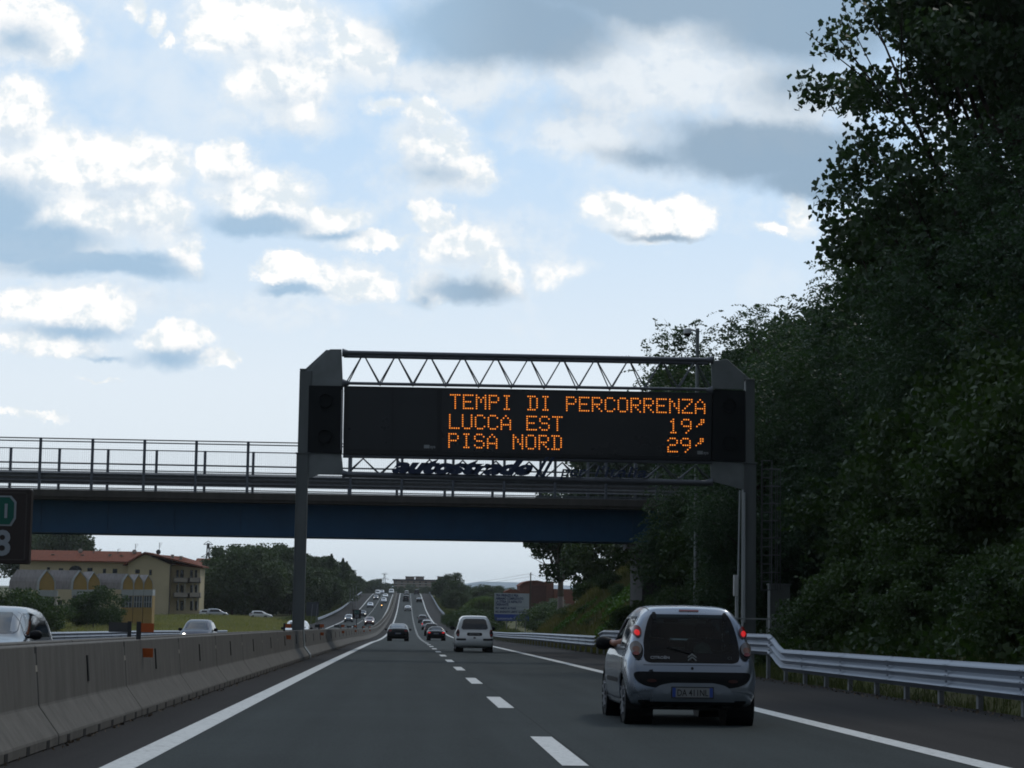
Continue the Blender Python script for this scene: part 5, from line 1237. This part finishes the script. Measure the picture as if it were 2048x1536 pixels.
tag(grass('verge_grass', 30000, (9.2, 16), (200, 700), .5, .12, G_v), 'verge grass along the rising road on the right')
tag(grass('verge_grass', 30000, (-24, -17.3), (380, 700), .5, .12, G_v), 'verge grass along the rising road on the left')
def bank_cover():
    n = 150000; x = 10.2 + 16 * rng.uniform(0, 1, n) ** 1.1; y = rng.uniform(16, 96, n); z = np.array([terrain(a, b) for a, b in zip(x, y)]); z += np.abs(rng.normal(size=n)) * .28 + .02
    v, f = leaf_quads(np.stack([x, y, z], 1), .19, .13); return tag(link('ivy', np_mesh('ivy', v, f, L_D)), 'dark ivy and brambles covering the bank under the right hand trees', kind='stuff')
bank_cover()
# creeper patches on the bank
def creeper():
    pts = []
    for cx, cy, r_ in ((13.2, 118, 1.8), (12.2, 128, 1.4), (14.2, 124, 1.6), (11.6, 140, 1.5), (12.8, 108, 1.2), (15.3, 112, 1.6), (11.0, 108, .9)):
        n = 1600; a = rng.uniform(0, 6.28, n); q = rng.uniform(0, 1, n) ** .6 * r_; x = cx + np.cos(a) * q; y = cy + np.sin(a) * q * 1.8
        pts.append(np.stack([x, y, np.array([terrain(i, j) for i, j in zip(x, y)]) + rng.uniform(.05, .6, n)], 1))
    v, f = leaf_quads(np.concatenate(pts), .22, .18); return tag(link('creeper', np_mesh('creeper', v, f, G_y)), 'bright green creeper spreading over the weedy bank', kind='stuff')
creeper()
# broken bits and dead leaves at the foot of the right verge and the barrier
def litter():
    n = 1800; x = np.concatenate([8.6 + rng.normal(size=n - 300) * .16, -3.22 + np.abs(rng.normal(size=300)) * .03]); y = rng.uniform(8, 110, n); z = np.array([zr(b) for b in y]) + .012
    v, f = leaf_quads(np.stack([x, y, z], 1), .05, .03); return tag(link('litter', np_mesh('litter', v, f, mat('dry_litter', (.12, .09, .06), .9, var=.4, scale=30))), 'dry leaf litter at the road edges', kind='stuff')
litter()
# ------------------------------------------------------------------ buildings
M_cream = mat('cream_render', (.55, .47, .31), .9, var=.12, scale=.25, spec=.1)
M_tile = mat('red_roof_tile', (.19, .068, .042), .85, var=.28, scale=1.6, streak=(2, .4, 2), spec=.1)
M_win = mat('window_dark', (.012, .014, .017), .15, var=.2)
M_bal = mat('balcony_render', (.36, .32, .28), .85, var=.15, scale=.5)
M_yel = mat('ochre_wall', (.36, .235, .075), .85, var=.16, scale=.6)
M_shr = mat('shed_roof', (.27, .25, .245), .8, var=.3, scale=1.0, streak=(4, .5, 1))
M_wtrim = mat('pale_trim', (.36, .38, .38), .7, var=.1)
def building(name, label, cat, px, Y, group=None):
    X = at(px, Y); return empty(name, label, cat, (X, Y, terrain(X, Y) - .3), group=group)
AY = 400; ar_ = building('apartment_building', 'long cream apartment block with red tiled roofs and stacked balconies', 'building', 200, AY); AL = ar_.location
def aq(px, py, Y=AY): return P(px, py, Y) - AL
def wallblock(h, x0, x1, ytop, y0, y1, zt=None):
    a, b = aq(x0, ytop), aq(x1, ytop); h.box(a.x, b.x, y0, y1, 0, zt if zt is not None else a.z); return a.x, b.x, (a.z if zt is None else zt)
h = MB(); wx0, wx1, wz = wallblock(h, 40, 268, 1121, 0, 11)
gx0, gx1, gz_ = aq(262, 1128).x, aq(345, 1128).x, aq(300, 1127).z; gap = aq(296, 1107); 
h.prism([(gx0, 0), (gx1, 0), (gx1, gz_ - .2), (gap.x, gap.z - .25), (gx0, gz_)], -4.0, -.002)
rx0, rx1 = gx1 + .004, aq(402, 1130).x; h.prism([(rx0, 0), (rx1, 0), (rx1, aq(400, 1136).z - .1), (rx0, aq(345, 1121).z - .25)], -1.2, 7.9); h.box(gx0 + .2, gx1, 0.01, 11, 0, gz_ - .3)
wall = h.build('wall', M_cream, ar_)
h = MB(); yr_ = 5.5; rz = aq(150, 1104, AY + 5).z
h.prism([(-1.0, wz - .1), (yr_, rz), (12, wz - .1), (12, wz + .15), (yr_, rz + .28), (-1.0, wz + .15)], wx0 - .6, gx0 + 1.2, axis='x')
roofL = h.build('roof', M_tile, ar_)
h = MB(); qa = aq(343, 1127, AY - 2.4); qb = aq(406, 1134, AY - 2.4); qc = aq(300, 1108, AY + 5); qd = aq(364, 1113, AY + 5); qe = aq(402, 1124, AY + 9)
h.add([(qa.x, -2.4, qa.z), (qb.x, -2.4, qb.z), (qe.x, 9, qe.z), (qd.x, 5, qd.z), (qc.x, 5, qc.z)] + [(v.x, y_, v.z - .3) for v, y_ in ((qa, -2.4), (qb, -2.4), (qe, 9), (qd, 5), (qc, 5))], [(0,1,2,3,4), (9,8,7,6,5), (0,5,6,1), (1,6,7,2), (2,7,8,3), (3,8,9,4), (4,9,5,0)])
h.build('roof', M_tile, ar_)
h = MB(); e0, e1 = gx0 - .9, rx1 + .5; ez = gz_ - .25
h.prism([(gx0 - .9, gz_ - .55), (gap.x, gap.z - .05), (rx1 + .8, aq(404, 1133).z - .25), (rx1 + .8, aq(404, 1133).z), (gap.x, gap.z + .25), (gx0 - .9, gz_ - .25)], -5.0, 8)

roofR = h.build('roof', M_tile, ar_)
M_chim = mat('chimney_render', (.30, .27, .22), .8)
for px, py in ((106, 1112), (133, 1116), (165, 1113), (220, 1112), (243, 1114), (345, 1113), (362, 1116)):
    h = MB(); p = aq(px, py, AY + 2.5); h.box(p.x - .25, p.x + .25, 2.2, 2.7, p.z - 1.2, p.z + .3).box(p.x - .33, p.x + .33, 2.1, 2.8, p.z + .3, p.z + .38); h.build('chimney', M_chim, roofL if px < 300 else roofR)
for px, py in ((88, 1108), (135, 1109), (186, 1109), (150, 1109)):
    h = MB(); p = aq(px, py, AY + 3.5); h.box(p.x - .5, p.x + .5, 3.0, 3.7, p.z - .35, p.z - .05); h.build('skylight', M_wtrim, roofL)
for px, py, w, hh in ((97, 1137, 6, 5), (122, 1139, 9, 5), (180, 1139, 10, 7), (209, 1142, 6, 9), (230, 1142, 9, 9), (192, 1176, 8, 9), (105, 1176, 8, 9), (120, 1205, 8, 10)):
    a, b = aq(px - w/2, py - hh/2), aq(px + w/2, py + hh/2); h = MB(); h.box(a.x, b.x, -.03, .05, b.z, a.z); f = h.build('window', M_win, ar_); h = MB(); h.box(a.x - .1, b.x + .1, -.12, .0, b.z - .12, b.z - .01); h.build('sill', M_wtrim, f)
a = aq(151, 1141); h = MB(); h.prism([(a.x + 1.25 * math.cos(t), a.z + .95 * math.sin(t)) for t in np.linspace(0, math.pi, 12)], -.05, .05); h.build('arched_window', M_win, ar_)
for px, py, w, hh in ((275, 1143, 9, 8), (301, 1145, 5, 11)):
    a, b = aq(px - w/2, py - hh/2, AY - 4), aq(px + w/2, py + hh/2, AY - 4); h = MB(); h.box(a.x, b.x, -4.04, -3.95, b.z, a.z); h.build('window', M_win, ar_)
h = MB(); a = aq(341, 1132, AY - 4); h.tube((a.x, -4.1, 0), (a.x, -4.1, a.z), .09, n=6); h.tube((a.x, -4.1, a.z), (a.x + 1, -4.1, a.z + .35), .09, n=6); h.build('downpipe', mat('pipe_brown', (.05, .04, .035), .6), ar_)
for py in (1166, 1196):
    for (p0x, p1x) in ((347, 376), (379, 400)):
        a, b = aq(p0x, py - 11, AY - 3.2), aq(p1x, py, AY - 3.2)
        h = MB(); h.box(a.x, b.x, -3.3, -1.21, b.z, b.z + .18); h.box(a.x, b.x, -3.3, -3.18, b.z, a.z); h.box(a.x, a.x + .1, -3.3, -1.21, b.z, a.z); h.box(b.x - .1, b.x, -3.3, -1.21, b.z, a.z); o = h.build('balcony', M_bal, ar_)
        h = MB()
        for t in (.35, .8): x = a.x + (b.x - a.x) * t; h.box(x - .06, x + .06, -3.25, -3.15, b.z - 2.1, b.z)
        h.build('balcony_post', M_wtrim, o)
for py in (1150, 1180, 1212):
    for px, w in ((355, 4), (364, 6), (383, 5), (392, 4)):
        a, b = aq(px - w/2, py - 10, AY - 1.2), aq(px + w/2, py + 9, AY - 1.2); h = MB(); h.box(a.x, b.x, -1.25, -1.15, max(.1, b.z), a.z); h.build('balcony_door', M_win, ar_)
def antenna(px, py0, py1, dish=True):
    a, b = aq(px, py0, AY + 4), aq(px, py1, AY + 4); h = MB(); h.tube((a.x, 4, b.z - 1), (a.x, 4, a.z), .05, n=5)
    for k in range(4): h.tube((a.x - .1, 4, a.z - .25 * k), (a.x + .6 - .1 * k, 4, a.z - .25 * k), .025, n=4)
    o = h.build('antenna', M_dk, ar_)
    if dish: h = MB(); h.lathe([(0, 0), (.06, .28), (.16, .48)], 14, Matrix.Translation((a.x - .1, 3.8, b.z + .4)) @ Matrix.Rotation(R(110), 4, 'Z')); h.build('satellite_dish', M_dk if px > 310 else M_bal, o, smooth=True)
antenna(163, 1084, 1106); antenna(271, 1088, 1108); antenna(319, 1086, 1108); antenna(187, 1098, 1108, False); antenna(236, 1098, 1110, False)
bb = MB(); a, b = P(395, 1118, 470), P(470, 1200, 470); r2 = building('house', 'red-roofed house partly hidden behind the dark round trees', 'building', 430, 470); o_ = r2.location
bb.box(a.x - o_.x, b.x - o_.x, 0, 9, 0, P(430, 1127, 470).z - o_.z); bb.build('wall', M_cream, r2); h = MB(); zz = P(430, 1127, 470).z - o_.z; h.prism([(-1, zz), (4.5, P(430, 1117, 474).z - o_.z), (10, zz)], a.x - o_.x - .6, b.x - o_.x + .6, axis='x'); h.build('roof', M_tile, r2)
bb = MB(); r2 = building('apartment_tower', 'ochre building behind the tall trees at the left under the bridge', 'building', 90, 640); o_ = r2.location; a, b = P(66, 1078, 640), P(118, 1078, 640); bb.box(a.x - o_.x, b.x - o_.x, 0, 10, 0, P(90, 1066, 640).z - o_.z); bb.build('wall', M_yel, r2); bb = MB(); bb.box(a.x - o_.x + .5, a.x - o_.x + 3, -.05, .0, 4, P(90, 1075, 640).z - o_.z); bb.build('balcony_panel', M_tile, r2)
# the sheds with ochre gables
SY = 300
def shed(px0, px1, yapex, yshoulder, ybase, back, lab, n):
    r_ = building('workshop_shed', lab, 'shed', (px0 + px1) / 2, SY, 'workshop sheds with ochre gables'); o_ = r_.location
    def q(px, py): return P(px, py, SY) - o_
    L_, R__ = q(px0, yshoulder), q(px1, yshoulder); ap = q((px0 + px1) / 2 - 1, yapex); zb_ = q(px0, ybase).z; w = R__.x - L_.x
    prof = [(L_.x, zb_), (L_.x + w * .03, zb_ + (ap.z - zb_) * .40), (L_.x + w * .12, zb_ + (ap.z - zb_) * .60), (ap.x, ap.z), (R__.x - w * .12, zb_ + (ap.z - zb_) * .60), (R__.x - w * .03, zb_ + (ap.z - zb_) * .40), (R__.x, zb_)]
    def skew(pts, y0, y1, sx=0):
        vs = [(a - back * (y0 / 3.0), y0, b) for a, b in pts] + [(a - back * (y1 / 3.0), y1, b) for a, b in pts]; m_ = len(pts)
        return vs, [tuple(range(m_)), tuple(range(2*m_-1, m_-1, -1))] + [(i, i + m_, (i+1) % m_ + m_, (i+1) % m_) for i in range(m_)]
    h = MB(); h.add(*skew(prof, 0, 3)); h.build('gable_wall', M_yel, r_)
    out_ = [(a + (a - ap.x) * .05, b + .10 if b > zb_ else b) for a, b in prof]
    h = MB(); 
    for i in range(len(prof) - 1):
        seg = [prof[i], prof[i+1], out_[i+1], out_[i]]; h.add(*skew(seg, -.10, .12))
    h.build('gable_trim', M_wtrim, r_)
    h = MB()
    for i in range(len(prof) - 1):
        seg = [prof[i], prof[i+1], out_[i+1], out_[i]]; h.add(*skew(seg, .125, 3.2))
    h.build('roof', M_shr, r_)
    h = MB(); h.box(L_.x, R__.x, 0, 3, 0, zb_ - .9); h.build('lower_wall', M_yel if n > 2 else M_bal, r_)
    h = MB(); h.box(L_.x - .02, R__.x + .02, -.06, 3, zb_ - .88, zb_ - .01); h.build('concrete_band', M_wtrim, r_)
    h = MB(); z1, z0 = zb_ - .95, zb_ - 2.6; h.box(L_.x + .1, R__.x - .1, -.05, -.005, z0, z1); f = h.build('window_band', mat('shed_glass', (.05, .06, .07), .2, var=.4, scale=2), r_)
    h = MB()
    for k in range(4): x = L_.x + .1 + (R__.x - L_.x - .2) * k / 3; h.box(x - .05, x + .05, -.09, -.05, z0, z1)
    h.box(L_.x + .1, R__.x - .1, -.09, -.052, z0 + .75, z0 + .82); h.build('window_frame', M_wtrim, f)
for i, (a, b, ya, ys_, yb, bk) in enumerate([(77,110,1141,1153,1180,4.5),(145,175,1142,1153,1179,4.4),(176,201,1145,1155,1179,1.8),(244,267,1149,1160,1179,4.4),(268,287,1150,1160,1179,1.4),(288,306,1151,1161,1179,1.4)]):
    shed(a, b, ya, ys_, yb, bk, ['leftmost ochre-gabled shed, half hidden by the green bush', 'second ochre-gabled shed from the left with a long grey roof side', 'third ochre-gabled shed, behind the top of the large dark bush', 'fourth ochre-gabled shed with white-edged roof', 'fifth ochre-gabled shed, between two others', 'rightmost ochre-gabled shed against the cream gable wall'][i], i)
# long building beyond the crest
FY = 1300; fb = building('long_building', 'long low building with flat dark roof and three rooftop boxes beyond the crest', 'building', 851, FY); FO = fb.location
def fq(px, py): return P(px, py, FY) - FO
M_fw = mat('far_wall', (.30, .22, .18), .9, var=.25, scale=.1); M_fr = mat('far_roof', (.05, .045, .06), .8)
h = MB(); a, b = fq(787, 1161), fq(917, 1162); h.box(a.x, b.x, 0, 14, 0, a.z); h.build('wall', M_fw, fb)
h = MB(); t = fq(785, 1158); h.box(t.x, fq(919, 1160).x, -1, 15, a.z, t.z); h.build('roof', M_fr, fb)
for x0, x1 in ((811, 829), (831, 848), (875, 896)):
    p, q_ = fq(x0, 1152.5), fq(x1, 1158); h = MB().use(M_fw); h.box(p.x, q_.x, 2, 9, t.z, p.z - .4).use(M_fr).box(p.x - .3, q_.x + .3, 1.6, 9.4, p.z - .4, p.z); h.build('rooftop_box', None, fb)
for py in (1165, 1170, 1175, 1180, 1185):
    h = MB(); z1 = fq(800, py).z; h.box(a.x + .4, b.x - .4, -.8, -.002, z1 - .9, z1); h.build('balcony_band', M_bal, fb)
    for k in range(11): x = a.x + 1.5 + k * (b.x - a.x - 3) / 10; h = MB(); h.box(x - .7, x + .7, -.04, .02, z1 + .02, z1 + .7); h.build('window', M_win, fb)
# brick building
BY = 500; bk_ = building('brick_building', 'red brick building with a barrel roof and square chimney tower right of the notice board', 'building', 1075, BY); BO = bk_.location
M_brick = mat('red_brick', (.19, .075, .050), .9, var=.22, scale=2.0, spec=.1); M_brick_shade = mat('shaded_brick', (.085, .035, .028), .9, var=.25, scale=2.0, spec=.1)
def bq(px, py): return P(px, py, BY) - BO
arc = [bq(x, y) for x, y in ((1040, 1172), (1048, 1166.5), (1060, 1163.5), (1074, 1163), (1086, 1165.5), (1093, 1169))]
h = MB(); h.prism([(arc[0].x, 0)] + [(p.x, p.z) for p in arc] + [(arc[-1].x, 0)], 0, 14); h.build('wall', M_brick, bk_)
h = MB(); h.prism([(p.x - (.25 if i == 0 else 0), p.z) for i, p in enumerate(arc)] + [(p.x, p.z + .3) for p in arc[::-1]], -.6, 14.5); h.build('roof', M_tile, bk_)
h = MB(); h.box(bq(1063, 1180).x, bq(1092, 1180).x, -1.5, -.01, 0, bq(1075, 1171).z); h.build('shaded_wall', M_brick_shade, bk_)  # right-hand wall of the building, its shade put into a darker brick
h = MB(); p, q_ = bq(1092.5, 1163), bq(1108, 1163); h.box(p.x, q_.x, 1, 4, 0, p.z - .35).box(p.x - .2, q_.x + .2, .8, 4.2, p.z - .35, p.z); h.build('chimney', M_brick, bk_)
h = MB(); h.box(bq(1108, 1180).x, bq(1150, 1180).x, 0, 10, 0, bq(1120, 1178).z); h.build('low_wing', M_brick, bk_); 
h = MB(); p = bq(1020, 1178); h.prism([(bq(1010,1180).x, 0), (bq(1010,1180).x, bq(1010,1183).z), (bq(1022,1180).x, bq(1022,1178).z), (arc[0].x, bq(1030,1181).z), (arc[0].x, 0)], 1, 9); h.build('side_shed', M_tile, bk_)
# notice board
NY = 289; nb = building('notice_board', 'large grey notice board on posts with blue text and a blue bottom band', 'notice board', 1023, NY); NO = nb.location
def nq(px, py): return P(px, py, NY) - NO
a, b, c_ = nq(989, 1186), nq(1058, 1229), nq(989, 1241)
M_bd = mat('board_face', (.36, .40, .43), .6, var=.12, scale=1.0); M_bb = mat('board_blue', (.02, .06, .30), .5, var=.06); M_bt = mat('board_blue_text', (.015, .03, .10), .6)
h = MB(); h.box(a.x, b.x, -.03, .05, b.z, a.z); bd = h.build('board', M_bd, nb); h = MB(); h.box(a.x, b.x, -.035, .05, c_.z, b.z - .002); bl = h.build('bottom_band', M_bb, nb)
h = MB()
for k in range(4): x = a.x + .5 + k * (b.x - a.x - 1.0) / 3; h.box(x - .06, x + .06, .05, .17, 0, a.z - .3)
h.build('posts', M_galvd, nb)
Hh = a.z - b.z; Wb = b.x - a.x
for i, (s_, fy, sz, wf) in enumerate([('TRA FIRENZE E PISA', .16, .47, .66), ('ABBIAMO COMPLETATO', .31, .47, .80), ('LA STESA DI ASFALTO', .46, .47, .75), ('DRENANTE', .60, .47, .37), ('PIU\' AMICO AI TUOI', .76, .34, .58), ('SUL BAGNATO LIMITE 110 KM/H', .93, .34, .90)]):
    o = text_mesh(s_, sz, M_bt, 'board_text', parent=bd, width=Wb * wf, offset=.022, extrude=.004); o.rotation_euler = (R(90), 0, 0); o.location = (a.x + Wb * .035, -.036, a.z - Hh * fy)
h = MB(); h.box(a.x + .1, b.x - .1, -.034, -.031, a.z - Hh * .655, a.z - Hh * .645).box(a.x + .1, b.x - .1, -.034, -.031, a.z - Hh * .815, a.z - Hh * .805); h.build('rule', M_bt, bd)
M_bw = mat('board_white_text', (.45, .5, .55), .6)
for s_, x_f, sz, wf, dz_ in (("autostrade", .08, .42, .44, .30), ('//', .54, .60, .07, .22), ("per l'italia", .64, .34, .28, .34)):
    o = text_mesh(s_, sz, M_bw, 'band_text', parent=bl, width=Wb * wf, shear=.3, offset=.004, extrude=.004); o.rotation_euler = (R(90), 0, 0); o.location = (a.x + Wb * x_f, -.040, c_.z + .18)
# back of a dark roadside board on the opposite side
rb = building('roadside_board', 'back of a dark roadside board on struts beyond the opposite carriageway', 'board', 626, 330); RO = rb.location; p, q_ = P(613, 1204, 330) - RO, P(637, 1232, 330) - RO
h = MB(); h.box(p.x, q_.x, -.05, .05, q_.z, p.z); h.build('board', mat('board_back', (.035, .042, .055), .6), rb); h = MB()
for t in (.35, .75): x = p.x + (q_.x - p.x) * t; h.bar((x, -.1, 0), (x + .3, -.1, p.z - .3), .06)
h.build('strut', M_galv, rb)
# pylons
def pylon(px, pytop, Y, hgt, lab, wdt):
    X = at(px, Y); z1 = P(px, pytop, Y).z; z0 = z1 - hgt; r_ = empty('pylon', lab, 'pylon', (X, Y, z0), group='lattice pylons'); h = MB(); w = wdt; r0 = hgt * .005
    def wz_(t): return w * (1 - t) ** 1.3 + w * .14
    lv = [i / 9 for i in range(10)]
    for sx in (-1, 1):
        for sy in (-1, 1):
            for i in range(9): h.bar((sx * wz_(lv[i]), sy * wz_(lv[i]), lv[i] * hgt), (sx * wz_(lv[i+1]), sy * wz_(lv[i+1]), lv[i+1] * hgt), r0 * 2.2)
    for i in range(9):
        for sy in (-1, 1): h.bar((-wz_(lv[i]), sy * wz_(lv[i]), lv[i] * hgt), (wz_(lv[i+1]), sy * wz_(lv[i+1]), lv[i+1] * hgt), r0 * 1.3); h.bar((wz_(lv[i]), sy * wz_(lv[i]), lv[i] * hgt), (-wz_(lv[i+1]), sy * wz_(lv[i+1]), lv[i+1] * hgt), r0 * 1.3)
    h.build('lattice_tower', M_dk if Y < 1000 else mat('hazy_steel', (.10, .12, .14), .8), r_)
    h = MB()
    for t, l in ((.98, .9), (.80, 1.3), (.64, 1.2)): h.bar((-w * l, 0, hgt * t), (w * l, 0, hgt * t), r0 * 2); h.bar((-w * l, 0, hgt * t), (0, 0, hgt * (t + .05)), r0 * 1.4); h.bar((w * l, 0, hgt * t), (0, 0, hgt * (t + .05)), r0 * 1.4)
    h.build('cross_arms', M_dk, r_)
pylon(413, 1086, 760, 26, 'dark lattice pylon rising behind the red roofs', 1.9); pylon(768, 1147, 1900, 26, 'faint far lattice pylon above the crest of the motorway', 3.2)
# poles and wires
def wire(pa, pb, sag, r, name='wire'):
    h = MB(); pts = [Vector(pa).lerp(Vector(pb), t) - Vector((0, 0, sag * 4 * t * (1 - t))) for t in np.linspace(0, 1, 14)]; h.path(pts, r, 4); return h
wp = P(1061.5, 1145, 420); wr = empty('utility_pole', 'slim dark utility pole above the barrel roof of the brick building', 'pole', (wp.x, 420, terrain(wp.x, 420))); h = MB(); h.tube((0, 0, -.3), (0, 0, wp.z - wr.location.z), .16, .11); h.build('pole', M_bark, wr)
h = MB(); h.box(-.35, .35, -.05, .05, wp.z - wr.location.z - .5, wp.z - wr.location.z - .4); h.build('cross_arm', M_bark, wr)
M_wire = mat('wire_grey', (.08, .09, .10), .6)
for a_, b_, s_ in (((wp.x, 420, wp.z - .2), P(1135, 1163, 330), .5), ((wp.x, 420, wp.z - .2), P(780, 1160, 1250), 3.0), ((wp.x, 420, wp.z - .8), P(780, 1162, 1250), 3.0)): tag(wire(a_, b_, s_, .022).build('overhead_wire', M_wire), 'thin overhead wire strung from the utility pole above the brick building', 'wire', 'overhead wires at the utility pole')
for px, Y, hh in ((700, 470, 6.5), (706, 500, 6.5), (712, 530, 6.5)):
    X = at(px, Y); r_ = empty('lamp_pole', 'slim grey pole among three at the edge of the left tree belt', 'pole', (X, Y, terrain(X, Y)), group='slim poles at the left belt'); h = MB(); h.tube((0, 0, -.2), (0, 0, hh), .07, .05); h.build('pole', M_galvd, r_)

# ------------------------------------------------------------------ the air
hz = MB(); hz.box(-4300, 4300, -320, 6200, -12, 50); ho = hz.build('haze'); tag(ho, kind='stuff')
mh = bpy.data.materials.new('haze_air'); mh.use_nodes = True; nt = mh.node_tree; nt.nodes.remove(nt.nodes['Principled BSDF'])
pv = nt.nodes.new('ShaderNodeVolumePrincipled'); pv.inputs['Color'].default_value = (.95, .98, 1, 1); pv.inputs['Density'].default_value = .00007; pv.inputs['Anisotropy'].default_value = .25
nt.links.new(pv.outputs[0], nt.nodes['Material Output'].inputs['Volume']); ho.data.materials.append(mh)
